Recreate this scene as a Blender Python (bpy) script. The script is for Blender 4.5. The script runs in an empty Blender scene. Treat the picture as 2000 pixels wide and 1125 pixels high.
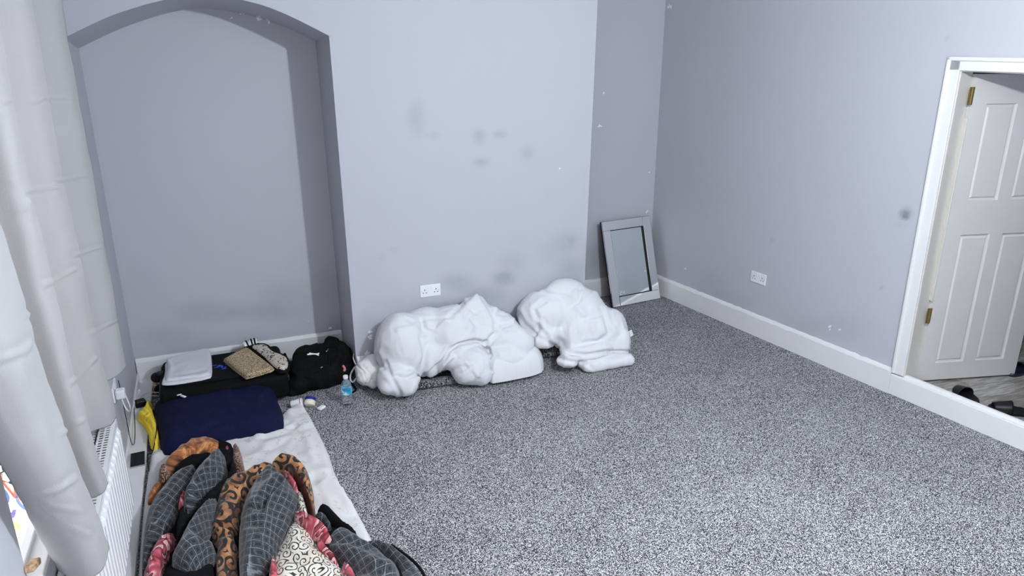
import bpy, bmesh, math, random
import numpy as np
from mathutils import Vector, Matrix, noise, geometry
random.seed(7)
sc = bpy.context.scene
# ---------------------------------------------------------------- camera
CAMH = 2.2165; FPX = 1440.96; PITCH = -0.3256; YAW = 0.3964; ROLL = -0.0008
_F = np.array([math.sin(YAW)*math.cos(PITCH), math.cos(YAW)*math.cos(PITCH), math.sin(PITCH)])
_R0 = np.array([math.cos(YAW), -math.sin(YAW), 0.]); _U0 = np.cross(_R0, _F)
_R = _R0*math.cos(ROLL)+_U0*math.sin(ROLL); _U = _U0*math.cos(ROLL)-_R0*math.sin(ROLL)
_C = np.array([0., 0., CAMH])
cd = bpy.data.cameras.new('camera'); cam = bpy.data.objects.new('camera', cd)
sc.collection.objects.link(cam); sc.camera = cam
cd.sensor_width = 36; cd.lens = FPX/2000*36; cd.clip_start = .02; cd.clip_end = 200
m = Matrix.Identity(4)
for i in range(3):
    m[i][0] = _R[i]; m[i][1] = _U[i]; m[i][2] = -_F[i]; m[i][3] = _C[i]
cam.matrix_world = m
# ---------------------------------------------------------------- world, lights, exposure
sc.view_settings.view_transform = 'Standard'; sc.view_settings.look = 'None'
sc.view_settings.gamma = 1; sc.view_settings.use_curve_mapping = False
sc.view_settings.exposure = 0.38
w = bpy.data.worlds.new('world'); sc.world = w; w.use_nodes = True
w.node_tree.nodes['Background'].inputs[0].default_value = (.95, .97, 1, 1)
w.node_tree.nodes['Background'].inputs[1].default_value = 2.2
def light(name, kind, loc, power, col, rot=None, **kw):
    l = bpy.data.lights.new(name, kind); l.energy = power; l.color = col
    for k, v in kw.items(): setattr(l, k, v)
    o = bpy.data.objects.new(name, l); sc.collection.objects.link(o); o.location = loc
    if rot: o.rotation_euler = rot
    return o
light('ceiling_bulb', 'POINT', (1.98, 1.2, 2.72), 195, (.86, .93, 1), shadow_soft_size=.05)
light('rear_fill_light', 'AREA', (.28, -1.58, 1.75), 135, (1, .97, .94), (math.radians(-90), 0, 0), shape='RECTANGLE', size=1.6, size_y=1.8)  # soft wide fill added behind the camera, at a made-up opening
light('bay_window_light', 'AREA', (-.70, .35, 1.7), 9, (1, .97, .94), (0, math.radians(-90), 0), shape='RECTANGLE', size=1.6, size_y=1.7)

# ---------------------------------------------------------------- pixel <-> world helpers (photo frame 2000 x 1125)
def ray(x, y): return _F+_R*(x-1000)/FPX-_U*(y-562.5)/FPX
def hit(x, y, n, o):
    d = ray(x, y); n = np.array(n, float); return _C+d*((np.array(o)-_C)@n)/(d@n)
def atz(x, y, z=0.): return hit(x, y, (0, 0, 1), (0, 0, z))
def aty(x, y, Y): return hit(x, y, (0, 1, 0), (0, Y, 0))
def atx(x, y, X): return hit(x, y, (1, 0, 0), (X, 0, 0))
def project(P):
    d = P-_C; z = d@_F
    return np.stack([1000+FPX*(d@_R)/z, 562.5-FPX*(d@_U)/z], -1), z
# ---------------------------------------------------------------- materials
def mat(name, col=(.8,.8,.8), rough=.6, **kw):
    m = bpy.data.materials.new(name); m.use_nodes = True
    b = m.node_tree.nodes['Principled BSDF']
    b.inputs['Base Color'].default_value = (*col, 1); b.inputs['Roughness'].default_value = rough
    for k, v in kw.items(): b.inputs[k].default_value = v
    return m
class NT:
    def __init__(s, m): s.m = m; s.t = m.node_tree; s.b = s.t.nodes['Principled BSDF']
    def n(s, kind, **kw):
        x = s.t.nodes.new(kind)
        for k, v in kw.items():
            if k.startswith('i_'): x.inputs[k[2:].replace('_', ' ')].default_value = v
            else: setattr(x, k, v)
        return x
    def l(s, a, b): s.t.links.new(a, b)
    def math(s, op, a, b=None, c=None, clamp=False):
        x = s.t.nodes.new('ShaderNodeMath'); x.operation = op; x.use_clamp = clamp
        for i, v in enumerate((a, b, c)):
            if v is None: continue
            if isinstance(v, (int, float)): x.inputs[i].default_value = v
            else: s.l(v, x.inputs[i])
        return x.outputs[0]
    def ramp(s, fac, stops, interp='LINEAR'):
        x = s.t.nodes.new('ShaderNodeValToRGB'); x.color_ramp.interpolation = interp
        e = x.color_ramp.elements
        while len(e) < len(stops): e.new(.5)
        for i, (p, c) in enumerate(stops):
            e[i].position = p; e[i].color = (*c, 1)
        s.l(fac, x.inputs[0]); return x.outputs[0]
    def mix(s, f, a, b):
        x = s.t.nodes.new('ShaderNodeMix'); x.data_type = 'RGBA'
        for k, v in ((0, f), (6, a), (7, b)):
            if isinstance(v, (int, float)): x.inputs[k].default_value = v
            elif isinstance(v, tuple): x.inputs[k].default_value = (*v, 1)
            else: s.l(v, x.inputs[k])
        return x.outputs[2]
    def obj(s): return s.n('ShaderNodeTexCoord').outputs['Object']
    def noise(s, vec, scale, detail=2, rough=.5, out='Fac', dist=0):
        x = s.n('ShaderNodeTexNoise'); s.l(vec, x.inputs['Vector'])
        x.inputs['Scale'].default_value = scale; x.inputs['Detail'].default_value = detail
        x.inputs['Roughness'].default_value = rough; x.inputs['Distortion'].default_value = dist
        return x.outputs[out]
    def bump(s, h, dist=.002, strength=.5):
        x = s.n('ShaderNodeBump'); s.l(h, x.inputs['Height']); x.inputs['Distance'].default_value = dist
        x.inputs['Strength'].default_value = strength; s.l(x.outputs[0], s.b.inputs['Normal'])
    def col(s, c): s.l(c, s.b.inputs['Base Color'])

WALL = (.47, .475, .52)
def wall_mat():
    m = mat('grey_wall_paint', WALL, .62); t = NT(m); v = t.obj()
    big = t.noise(v, 1.3, 3, .6)
    c = t.mix(t.math('MULTIPLY', big, .35), (WALL[0]*1.06, WALL[1]*1.06, WALL[2]*1.06), (WALL[0]*.88, WALL[1]*.9, WALL[2]*.9))
    a = t.n('ShaderNodeAttribute', attribute_name='stain')
    sm = t.noise(v, 14, 4, .65)
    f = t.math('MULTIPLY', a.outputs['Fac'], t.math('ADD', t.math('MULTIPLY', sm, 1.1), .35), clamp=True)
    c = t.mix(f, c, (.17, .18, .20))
    a2 = t.n('ShaderNodeAttribute', attribute_name='chip')
    c = t.mix(t.math('GREATER_THAN', t.math('MULTIPLY', a2.outputs['Fac'], t.noise(v, 70, 2, .5)), .33), c, (.85, .85, .87))
    t.col(c); t.bump(t.noise(v, 60, 4, .6), .0015, .25); return m
def carpet_mat(name='grey_speckled_carpet', k=1.0):
    m = mat(name, (.2,.2,.2), .95); t = NT(m); v = t.obj()
    vo = t.n('ShaderNodeTexVoronoi'); vo.inputs['Scale'].default_value = 330; vo.voronoi_dimensions = '2D'
    wn = t.n('ShaderNodeVectorMath', operation='ADD'); t.l(v, wn.inputs[0]); wv = t.n('ShaderNodeVectorMath', operation='SCALE'); t.l(t.noise(v, 400, 1, .5, out='Color'), wv.inputs[0]); wv.inputs['Scale'].default_value = .004
    t.l(wv.outputs[0], wn.inputs[1]); t.l(wn.outputs[0], vo.inputs['Vector'])
    cs = t.n('ShaderNodeSeparateColor'); t.l(vo.outputs['Color'], cs.inputs[0])
    f = t.math('ADD', t.math('MULTIPLY', cs.outputs[0], .42), t.math('MULTIPLY', t.noise(v, 165, 1.5, .6), .58))
    lo = t.noise(v, 2.2, 4, .6); lo2 = t.noise(v, 9, 3, .6)
    f = t.math('ADD', f, t.math('MULTIPLY', t.math('SUBTRACT', t.math('ADD', t.math('MULTIPLY', lo, .7), t.math('MULTIPLY', lo2, .3)), .5), .13))
    c = t.ramp(f, [(.38, (.008*k, .008*k, .010*k)), (.48, (.05*k, .05*k, .054*k)), (.535, (.20*k, .20*k, .21*k)), (.64, (.68*k, .68*k, .70*k))])
    t.col(c); t.bump(f, .004, .6); return m
def white_paint(name='white_gloss_paint', c=(.78,.78,.79), r=.35):
    m = mat(name, c, r); t = NT(m); v = t.obj()
    t.col(t.mix(t.math('MULTIPLY', t.noise(v, 9, 4, .6), .35), c, (c[0]*.8, c[1]*.79, c[2]*.76)))
    t.bump(t.noise(v, 25, 3, .5), .002, .3); return m
def cloth(name, col, col2=None, rough=.9, weave=700, bump=.4, var=5):
    m = mat(name, col, rough, **{'Specular IOR Level': .12}); t = NT(m); v = t.obj()
    col2 = col2 or tuple(x*.9 for x in col)
    t.col(t.mix(t.noise(v, var, 3, .5), col, col2))
    t.bump(t.math('ADD', t.noise(v, weave, 1, .5), t.math('MULTIPLY', t.noise(v, 40, 3, .5), .8)), .0015, bump)
    return m
M = {}
M['wall'] = wall_mat(); M['carpet'] = carpet_mat(); M['remnant'] = carpet_mat('carpet_offcut_pile', .55)
M['white'] = white_paint(); M['ceiling'] = mat('ceiling_white', (.85,.85,.86), .8)
M['door'] = white_paint('door_paint', (.60,.59,.58), .42)
M['trim_dark'] = white_paint('jamb_paint', (.62,.60,.56), .5)
M['duvet'] = cloth('white_duvet_cotton', (.72,.72,.745), (.68,.68,.705))
M['curtain'] = cloth('pale_grey_curtain_linen', (.50,.505,.51), (.46,.465,.47), weave=420, bump=.5)
M['black'] = cloth('black_nylon', (.0025,.0025,.003), (.005,.005,.0055), .8, var=12)
M['blackplastic'] = mat('black_plastic', (.006,.006,.007), .45, **{'Specular IOR Level': .25})
M['navy'] = cloth('navy_cotton', (.009,.011,.048), (.005,.006,.026), .85)
M['yellow'] = cloth('yellow_cloth', (1.0,.78,.10), (.95,.68,.05))
M['towel'] = cloth('white_towel', (.74,.73,.77), (.70,.69,.73))
M['plastic'] = mat('white_plastic', (.82,.82,.84), .3)
M['brass'] = mat('worn_brass', (.26,.19,.07), .5, Metallic=.8)
M['glass_black'] = mat('black_glass', (.002,.002,.003), .25, **{'Specular IOR Level': .2})
M['metal'] = mat('grey_metal', (.5,.5,.52), .3, Metallic=1.)
# ---------------------------------------------------------------- object helpers
COL = sc.collection
def link(name, me, parent=None):
    o = bpy.data.objects.new(name, me); COL.objects.link(o)
    if parent is not None:
        o.parent = parent; o.matrix_parent_inverse = Matrix.Translation(-Vector(parent.location)) if parent.type == 'EMPTY' else Matrix.Identity(4)
    return o
def mesh(name, vs, fs, m, parent=None, smooth=False, uv=None):
    me = bpy.data.meshes.new(name); me.from_pydata([tuple(map(float, v)) for v in vs], [], [tuple(map(int, f)) for f in fs]); me.update()
    if m: me.materials.append(m)
    if smooth: me.shade_smooth()
    if uv is not None:
        a = me.attributes.new('pat', 'FLOAT_VECTOR', 'POINT')
        a.data.foreach_set('vector', np.array(uv, dtype=np.float32).ravel())
    return link(name, me, parent)
def frombm(name, bm, m, parent=None, smooth=False):
    bmesh.ops.recalc_face_normals(bm, faces=bm.faces)
    me = bpy.data.meshes.new(name); bm.to_mesh(me); bm.free()
    if m: me.materials.append(m)
    if smooth: me.shade_smooth()
    return link(name, me, parent)
def empty(name, loc, label, cat, group=None):
    o = bpy.data.objects.new(name, None); COL.objects.link(o); o.location = [float(c) for c in loc]; o.empty_display_size = .05
    tag(o, label, cat, group); return o
def tag(o, label, cat, group=None, kind=None):
    o['label'] = label; o['category'] = cat
    if group: o['group'] = group
    if kind: o['kind'] = kind
    return o
def struct(o): o['kind'] = 'structure'; return o
def box_bm(bm, c, s, ax=None, bev=0., seg=2):
    """c centre, s full sizes, ax 3 unit axes"""
    ax = ax or ((1,0,0), (0,1,0), (0,0,1)); ax = [np.array(a, float) for a in ax]; c = np.array(c, float)
    b2 = bmesh.new(); vs = []
    for i in (-1, 1):
        for j in (-1, 1):
            for k in (-1, 1): vs.append(b2.verts.new(tuple(c+ax[0]*i*s[0]/2+ax[1]*j*s[1]/2+ax[2]*k*s[2]/2)))
    for f in ((0,1,3,2), (4,6,7,5), (0,4,5,1), (2,3,7,6), (0,2,6,4), (1,5,7,3)): b2.faces.new([vs[i] for i in f])
    bmesh.ops.recalc_face_normals(b2, faces=b2.faces)
    if bev: bmesh.ops.bevel(b2, geom=list(b2.edges), offset=bev, segments=seg, affect='EDGES', profile=.5)
    me = bpy.data.meshes.new('t'); b2.to_mesh(me); b2.free(); bm.from_mesh(me); bpy.data.meshes.remove(me)
def box(name, c, s, m, parent=None, ax=None, bev=.003, seg=2):
    bm = bmesh.new(); box_bm(bm, c, s, ax, bev, seg); return frombm(name, bm, m, parent)
def tube_data(pts, r, n=8, close=False):
    pts = [np.array(p, float) for p in pts]; vs = []; fs = []; N = len(pts); rs = r if isinstance(r, (list, tuple)) else [r]*N
    up = np.array([0, 0, 1.])
    for i, p in enumerate(pts):
        a = pts[(i-1) % N] if (close or i) else pts[0]; b = pts[(i+1) % N] if (close or i < N-1) else pts[-1]
        t = b-a; t /= np.linalg.norm(t)+1e-9
        u = np.cross(t, up if abs(t[2]) < .9 else np.array([1., 0, 0])); u /= np.linalg.norm(u); v = np.cross(u, t)
        for k in range(n):
            an = 2*math.pi*k/n; vs.append(p+(u*math.cos(an)+v*math.sin(an))*rs[i])
    for i in range(N if close else N-1):
        for k in range(n):
            a, b = i*n+k, i*n+(k+1) % n; c, d = ((i+1) % N)*n+(k+1) % n, ((i+1) % N)*n+k
            fs.append((a, b, c, d))
    if not close: fs.append(tuple(range(n))[::-1]); fs.append(tuple((N-1)*n+k for k in range(n)))
    return vs, fs
def smoothpath(pts, k=6):
    pts = [np.array(p, float) for p in pts]; out = []
    P = [pts[0]]+pts+[pts[-1]]
    for i in range(1, len(P)-2):
        for j in range(k):
            t = j/k; a, b, c, d = P[i-1], P[i], P[i+1], P[i+2]
            out.append(.5*((2*b)+(c-a)*t+(2*a-5*b+4*c-d)*t*t+(-a+3*b-3*c+d)*t**3))
    out.append(pts[-1]); return out
def tube(name, pts, r, m, parent=None, n=8, close=False, sm=True):
    vs, fs = tube_data(pts, r, n, close); return mesh(name, vs, fs, m, parent, sm)
def lathe(name, prof, m, parent=None, base=(0,0,0), axis=(0,0,1), n=28):
    """prof list of (r,h)"""
    ax = Vector(axis).normalized(); q = Vector((0,0,1)).rotation_difference(ax); vs = []; fs = []
    for r, h in prof:
        for k in range(n):
            a = 2*math.pi*k/n; p = q @ Vector((r*math.cos(a), r*math.sin(a), h))+Vector([float(b) for b in base]); vs.append(p)
    for i in range(len(prof)-1):
        for k in range(n): fs.append((i*n+k, i*n+(k+1) % n, (i+1)*n+(k+1) % n, (i+1)*n+k))
    fs.append(tuple(range(n))[::-1]); fs.append(tuple((len(prof)-1)*n+k for k in range(n)))
    o = mesh(name, vs, fs, m, parent, True)
    try: o.data.set_sharp_from_angle(angle=math.radians(40))
    except Exception: pass
    return o
def grid(name, P, m, parent=None, smooth=False, flip=False):
    """P array [nu,nv,3]"""
    nu, nv = P.shape[:2]; idx = np.arange(nu*nv).reshape(nu, nv)
    a, b, c, d = idx[:-1, :-1].ravel(), idx[1:, :-1].ravel(), idx[1:, 1:].ravel(), idx[:-1, 1:].ravel()
    fs = np.stack([a, b, c, d] if not flip else [d, c, b, a], 1)
    me = bpy.data.meshes.new(name); me.from_pydata(P.reshape(-1, 3).tolist(), [], fs.tolist()); me.update()
    if m: me.materials.append(m)
    if smooth: me.shade_smooth()
    return link(name, me, parent)
def attr(o, name, vals):
    a = o.data.attributes.new(name, 'FLOAT', 'POINT'); a.data.foreach_set('value', np.asarray(vals, dtype=np.float32))
def segdist(P, A, B):
    d = B-A; t = np.clip(((P-A)@d)/(d@d+1e-12), 0, 1); return np.linalg.norm(P-(A+t[:, None]*d), axis=1)
def polydist(P, poly, closed=False):
    poly = np.array(poly, float); D = np.full(len(P), 1e9)
    for i in range(len(poly)-(0 if closed else 1)): D = np.minimum(D, segdist(P, poly[i], poly[(i+1) % len(poly)]))
    return D
def inside(P, poly):
    poly = np.array(poly); r = np.zeros(len(P), bool); j = len(poly)-1
    for i in range(len(poly)):
        c = ((poly[i, 1] > P[:, 1]) != (poly[j, 1] > P[:, 1])) & (P[:, 0] < (poly[j, 0]-poly[i, 0])*(P[:, 1]-poly[i, 1])/(poly[j, 1]-poly[i, 1]+1e-12)+poly[i, 0])
        r ^= c; j = i
    return r
def nz(P, s, seed=0.):
    return np.array([noise.noise(Vector((float(p[0])*s+seed, float(p[1])*s-seed, float(p[2])*s+seed*.7))) for p in P])
def ridged(P, s, seed=0., asp=1., ang=0.):
    c, sn = math.cos(ang), math.sin(ang)
    Q = np.stack([(P[:, 0]*c+P[:, 1]*sn)*asp, -P[:, 0]*sn+P[:, 1]*c, P[:, 2]], 1)
    wv = nz(Q, s*.5, seed+9)*.6/s
    Q = Q+wv[:, None]
    return 1-np.abs(nz(Q, s, seed))*2.2
def densify(poly, step):
    out = []; n = len(poly)
    for i in range(n):
        a, b = poly[i], poly[(i+1) % n]; k = max(1, int(np.linalg.norm(b-a)/step))
        for j in range(k): out.append(a+(b-a)*j/k)
    return np.array(out)
def rounded(poly, it=2):
    p = np.array(poly, float)
    for _ in range(it):
        q = np.roll(p, -1, 0); p = np.stack([p*.75+q*.25, p*.25+q*.75], 1).reshape(-1, p.shape[1])
    return p
def puff(name, outline, m, parent=None, z0=0., h=.08, hz=None, edge=.06, step=.012, creases=(), wr=(.004, 9, 1., 0.), floor=0., seed=1., rnd=1, tilt=None, pat=None, under=True, xy=False, power=.5, ymax=None, xmin=None):
    """soft cloth body standing on the level z0: outline in photo pixels (or metres with xy), real thickness, folded surface"""
    zr = z0+(hz if hz is not None else h*.4)
    pl = np.array(outline, float) if xy else np.array([atz(x, y, zr)[:2] for x, y in outline])
    pl = densify(rounded(pl, rnd), step)
    mn, mx = pl.min(0), pl.max(0)
    gx, gy = np.meshgrid(np.arange(mn[0], mx[0], step), np.arange(mn[1], mx[1], step)); gy[:, ::2] += step*.5
    G = np.stack([gx.ravel(), gy.ravel()], 1); ok = inside(G, pl); G = G[ok]
    D = polydist(G, pl, True); G = G[D > step*.45]; D = D[D > step*.45]
    allp = np.concatenate([pl, G]); n = len(pl)
    r = geometry.delaunay_2d_cdt([Vector((float(a), float(b))) for a, b in allp], [(i, (i+1) % n) for i in range(n)], [], 1, 1e-6)
    V = np.array([[v.x, v.y] for v in r[0]]); Fc = [list(f) for f in r[2]]
    D = polydist(V, pl, True); t = np.clip(D/edge, 0, 1); prof = (1-(1-t)**2)**power
    P3 = np.stack([V[:, 0], V[:, 1], np.zeros(len(V))], 1)
    H = h*prof
    if tilt is not None: H = H*(1+tilt[0]*(V[:, 0]-V[:, 0].mean())+tilt[1]*(V[:, 1]-V[:, 1].mean()))
    top = z0+H
    Pt = np.stack([V[:, 0], V[:, 1], top], 1)
    am, fr, asp, ang = wr
    if am: top = top+am*np.clip(t*2, 0, 1)*(ridged(P3, fr, seed, asp, ang)-.3)+am*.4*t*nz(P3, fr*3, seed+4)
    if creases:
        px, zc = project(np.stack([V[:, 0], V[:, 1], top], 1))
        for c in creases:
            pts, amp, wid = c[0], c[1], c[2]
            d = polydist(px, pts)*zc/FPX
            top = top+np.clip(t*3, 0, 1)*(amp*np.exp(-(d/wid)**2)-amp*.45*np.exp(-((d-2*wid)/wid)**2))
    top = np.maximum(top, max(floor, z0)+.0008)
    bot = np.full(len(V), z0); edgev = D < 1e-5
    top[edgev] = z0+min(.003, h*.3)
    X = V.copy()
    vs = np.concatenate([np.column_stack([X, top]), np.column_stack([X, bot])])
    if ymax is not None: vs[:, 1] = np.minimum(vs[:, 1], ymax)
    if xmin is not None: vs[:, 0] = np.maximum(vs[:, 0], xmin)
    N = len(V); fs = []
    for f in Fc:
        a, b, c = [V[i] for i in f[:3]]
        if (b[0]-a[0])*(c[1]-a[1])-(b[1]-a[1])*(c[0]-a[0]) < 0: f = f[::-1]
        fs.append(tuple(f)); fs.append(tuple(i+N for i in f[::-1]))
    cnt = {}
    for f in fs[::2]:
        for i in range(len(f)):
            e = (f[i], f[(i+1) % len(f)]); cnt[e] = 1
    for (a, b) in list(cnt):
        if (b, a) not in cnt: fs.append((b, a, a+N, b+N))
    uv = None
    if pat is not None:
        c, s = math.cos(pat), math.sin(pat); q = vs-vs.mean(0)
        zm = vs[:, 2].max(); px_ = project(vs)[0]; ex = np.where(q[:, 0] > 0, 1, -1)*(zm-vs[:, 2]); ey = -(zm-vs[:, 2])
        gx_ = q[:, 0]+ex*.8*np.clip(np.abs(q[:, 0])/.04, 0, 1); gy_ = q[:, 1]+ey*.7
        uv = np.stack([gx_*c+gy_*s, -gx_*s+gy_*c, q[:, 2]*0], 1)
    return mesh(name, vs, fs, m, parent, True, uv)
def lump(px, py, rx, rz, Y, ry, rot=0.):
    c = aty(px, py, Y); t = (c-_C)@_F; k = t/FPX
    return (c, (rx*k, ry, rz*k), rot)
def lumps(name, L, m, parent=None, voxel=.014, smooth=6, creases=(), wr=(.006, 7, 1, 0), ymax=None, seed=3., zmin=.002, squares=(), xlim=None):
    bm = bmesh.new()
    for c, r, rot in L:
        M4 = Matrix.Translation(Vector([float(x) for x in c])) @ Matrix.Rotation(rot, 4, 'Y') @ Matrix.Diagonal((*[float(x) for x in r], 1))
        bmesh.ops.create_icosphere(bm, subdivisions=3, radius=1, matrix=M4)
    for c, s, bev, az in squares:
        box_bm(bm, c, s, ((math.cos(az), math.sin(az), 0), (-math.sin(az), math.cos(az), 0), (0, 0, 1)), bev, 3)
    me = bpy.data.meshes.new('tmp'); bm.to_mesh(me); bm.free()
    o = bpy.data.objects.new('tmp', me); COL.objects.link(o)
    md = o.modifiers.new('r', 'REMESH'); md.mode = 'VOXEL'; md.voxel_size = voxel
    sm = o.modifiers.new('s', 'SMOOTH'); sm.iterations = smooth; sm.factor = .5
    dg = bpy.context.evaluated_depsgraph_get(); ev = o.evaluated_get(dg)
    me2 = bpy.data.meshes.new_from_object(ev); bpy.data.objects.remove(o)
    n = len(me2.vertices); P = np.zeros(n*3); me2.vertices.foreach_get('co', P); P = P.reshape(-1, 3)
    N = np.zeros(n*3); me2.vertices.foreach_get('normal', N); N = N.reshape(-1, 3)
    am, fr, asp, ang = wr
    disp = am*(ridged(P, fr, seed, asp, ang)-.4)+am*.35*nz(P, fr*3.2, seed+2)
    disp += am*.38*(ridged(P, fr*2.6, seed+5, asp*1.2, ang+.7)-.4)
    px, zc = project(P); facing = ((_C-P)*N).sum(1) > 0
    for c in creases:
        d = polydist(px, c[0])*zc/FPX
        disp += np.where(facing, c[1]*np.exp(-(d/c[2])**2)-c[1]*.45*np.exp(-((d-2*c[2])/c[2])**2), 0)
    P = P+N*disp[:, None]
    P[:, 2] = np.maximum(P[:, 2], zmin+.001*np.sin(P[:, 0]*40))
    if ymax is not None: P[:, 1] = np.minimum(P[:, 1], ymax)
    if xlim is not None: P[:, 0] = np.clip(P[:, 0], *xlim)
    me2.vertices.foreach_set('co', P.ravel()); me2.materials.clear(); me2.materials.append(m); me2.shade_smooth(); me2.update()
    me2.name = name
    return link(name, me2, parent)
def Z4(x, y): return (260+x/3.448, 840+y/3.448)
#STRUCT
exec_marker = 0
# ================================================================ THE ROOM
D = 4.65; YN = 5.189; YA = 5.536; XC = 3.696; TH = -.1247; XL = -.588; HS = .174; TOP = 2.95; BACKY = -1.6
def rw(y, z, o=0.): return np.array([XC+(y-YA)*math.tan(TH)-o, y, z])
RN = np.array([math.cos(TH), -math.sin(TH), 0]); RD = np.array([-math.sin(TH), -math.cos(TH), 0])   # wall normal (outwards) and run towards camera
def atr(x, y, o=0.): return hit(x, y, RN, (XC-o, YA, 0))
a, b = aty(642.7, 70, D), aty(695.5, 701, D)
def xn(z): return a[0]+(b[0]-a[0])*(z-a[2])/(b[2]-a[2])
a2, b2 = aty(1167.5, 0, D), aty(1142, 545, D)
def xb(z): return a2[0]+(b2[0]-a2[0])*(z-a2[2])/(b2[2]-a2[2])
AX = [XL, -.36, -.11, .10, .336, .477, .62, float(a[0])]
AO = [2.222, 2.334, 2.414, 2.445, 2.424, 2.383, 2.318, float(a[2])]
AI = [2.165, 2.275, 2.362, 2.405, 2.372, 2.333, 2.285, 2.200]
def arch(x, T): return np.interp(x, AX, T)
from math import pi
xs = np.linspace(XL, a[0], 49)
# smooth the arch curve
def sm_arch(T):
    y = arch(xs, T)
    for _ in range(10):
        z = y.copy(); z[1:-1] = (y[:-2]+2*y[1:-1]+y[2:])/4; y = z
    return y
so, si = sm_arch(AO), sm_arch(AI)
ZA = float(a[2])
# front face above the arch
P = np.array([[[x, D, z0+(TOP-z0)*k/10] for k in range(11)] for x, z0 in zip(xs, so)])
# one mesh for the back wall: gather grids
wv, wf = [], []
stain, chip = [], []
def addgrid(P, flip=False):
    nu, nv = P.shape[:2]; o = len(wv); wv.extend(P.reshape(-1, 3).tolist())
    for i in range(nu-1):
        for j in range(nv-1):
            q = (o+i*nv+j, o+(i+1)*nv+j, o+(i+1)*nv+j+1, o+i*nv+j+1); wf.append(q[::-1] if flip else q)
addgrid(P)
zz = np.concatenate([np.linspace(0, ZA, 120), np.linspace(ZA, TOP, 20)[1:]])
P = np.array([[[xn(min(z, ZA))+(xb(z)-xn(min(z, ZA)))*u, D, z] for z in zz] for u in np.linspace(0, 1, 110)]); addgrid(P)
P = np.array([[[xn(z)+(0), D+(YN-D)*u, z*((1-u)+u*(AI[-1]/ZA))] for z in np.linspace(0, ZA, 30)] for u in np.linspace(0, 1, 5)]); addgrid(P, True)   # right jamb
P = np.array([[[x, D+(YN-D)*u, zo+(zi-zo)*u] for u in np.linspace(0, 1, 5)] for x, zo, zi in zip(xs, so, si)]); addgrid(P)       # soffit
P = np.array([[[XL+(xn(z*1.)-XL)*u, YN, z] for z in np.linspace(0, 2.45, 90)] for u in np.linspace(0, 1, 50)]); addgrid(P)      # niche back
P = np.array([[[xb(z), D+(YA-D)*u, z] for z in np.linspace(0, TOP, 30)] for u in np.linspace(0, 1, 5)]); addgrid(P)            # breast return
P = np.array([[[xb(z)+(XC-xb(z))*u, YA, z] for z in np.linspace(0, TOP, 100)] for u in np.linspace(0, 1, 40)]); addgrid(P)      # alcove back
wb = mesh('wall_back', wv, wf, M['wall']); struct(wb)
def stains(o, blobs, chips):
    n = len(o.data.vertices); P = np.zeros(n*3); o.data.vertices.foreach_get('co', P); P = P.reshape(-1, 3); px, zc = project(P)
    s = np.zeros(n); c = np.zeros(n)
    for x, y, rx, ry, am in blobs: s += am*np.exp(-(((px[:, 0]-x)/rx)**2+((px[:, 1]-y)/ry)**2)**1.5)
    for x, y, r in chips: c = np.maximum(c, np.exp(-(((px[:, 0]-x)/r)**2+((px[:, 1]-y)/r)**2)))
    attr(o, 'stain', np.clip(s, 0, 1)); attr(o, 'chip', c)
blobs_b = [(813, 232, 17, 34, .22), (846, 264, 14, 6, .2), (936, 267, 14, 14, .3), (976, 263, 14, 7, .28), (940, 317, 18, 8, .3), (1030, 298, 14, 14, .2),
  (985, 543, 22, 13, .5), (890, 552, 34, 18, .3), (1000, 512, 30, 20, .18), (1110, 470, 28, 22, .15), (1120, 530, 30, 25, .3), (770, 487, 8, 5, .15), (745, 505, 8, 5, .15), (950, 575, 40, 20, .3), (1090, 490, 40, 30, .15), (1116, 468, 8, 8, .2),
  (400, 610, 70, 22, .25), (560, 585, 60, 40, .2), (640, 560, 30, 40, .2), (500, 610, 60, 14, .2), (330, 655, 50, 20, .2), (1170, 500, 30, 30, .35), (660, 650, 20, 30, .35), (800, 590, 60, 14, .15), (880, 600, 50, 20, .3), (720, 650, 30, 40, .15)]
chips_b = [(782, 64, 6), (724, 648, 8), (722, 660, 7), (718, 690, 8), (363, 16, 7), (473, 28, 7), (506, 36, 9), (523, 43, 7), (500, 50, 4), (548, 50, 5), (1277, 10, 4), (1306, 12, 6), (1178, 183, 3), (1172, 245, 6), (1269, 337, 4), (1264, 415, 5), (345, 650, 4), (600, 630, 6), (637, 628, 4), (645, 640, 6), (738, 235, 3), (1093, 330, 3), (660, 64, 4), (450, 35, 4)]
stains(wb, blobs_b, chips_b)
# right wall with the doorway
DY0, DY1 = 3.02, 2.24      # opening, far and near side
ZD0, ZD1 = .10, 2.045
def rwgrid(y0, y1, z0, z1, ny, nzz):
    return np.array([[rw(y, z) for z in np.linspace(z0, z1, nzz)] for y in np.linspace(y0, y1, ny)])
wv, wf = [], []
addgrid(rwgrid(YA, DY0, 0, TOP, 110, 110)); addgrid(rwgrid(DY0, DY1, ZD1, TOP, 10, 12)); addgrid(rwgrid(DY1, BACKY, 0, TOP, 20, 12)); addgrid(rwgrid(DY0, DY1, 0, ZD0, 4, 3))
wr_ = struct(mesh('wall_right', wv, wf, M['wall']))
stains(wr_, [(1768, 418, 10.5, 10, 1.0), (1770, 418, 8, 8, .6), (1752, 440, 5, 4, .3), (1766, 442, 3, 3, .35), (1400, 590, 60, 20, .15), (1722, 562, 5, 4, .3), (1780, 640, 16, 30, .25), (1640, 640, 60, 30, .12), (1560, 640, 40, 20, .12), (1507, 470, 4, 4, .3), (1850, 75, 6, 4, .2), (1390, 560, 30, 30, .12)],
       [(1301, 500, 0), (1338, 526, 4), (1308, 12, 7), (1620, 640, 6), (1640, 645, 5), (1290, 415, 3)])
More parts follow.
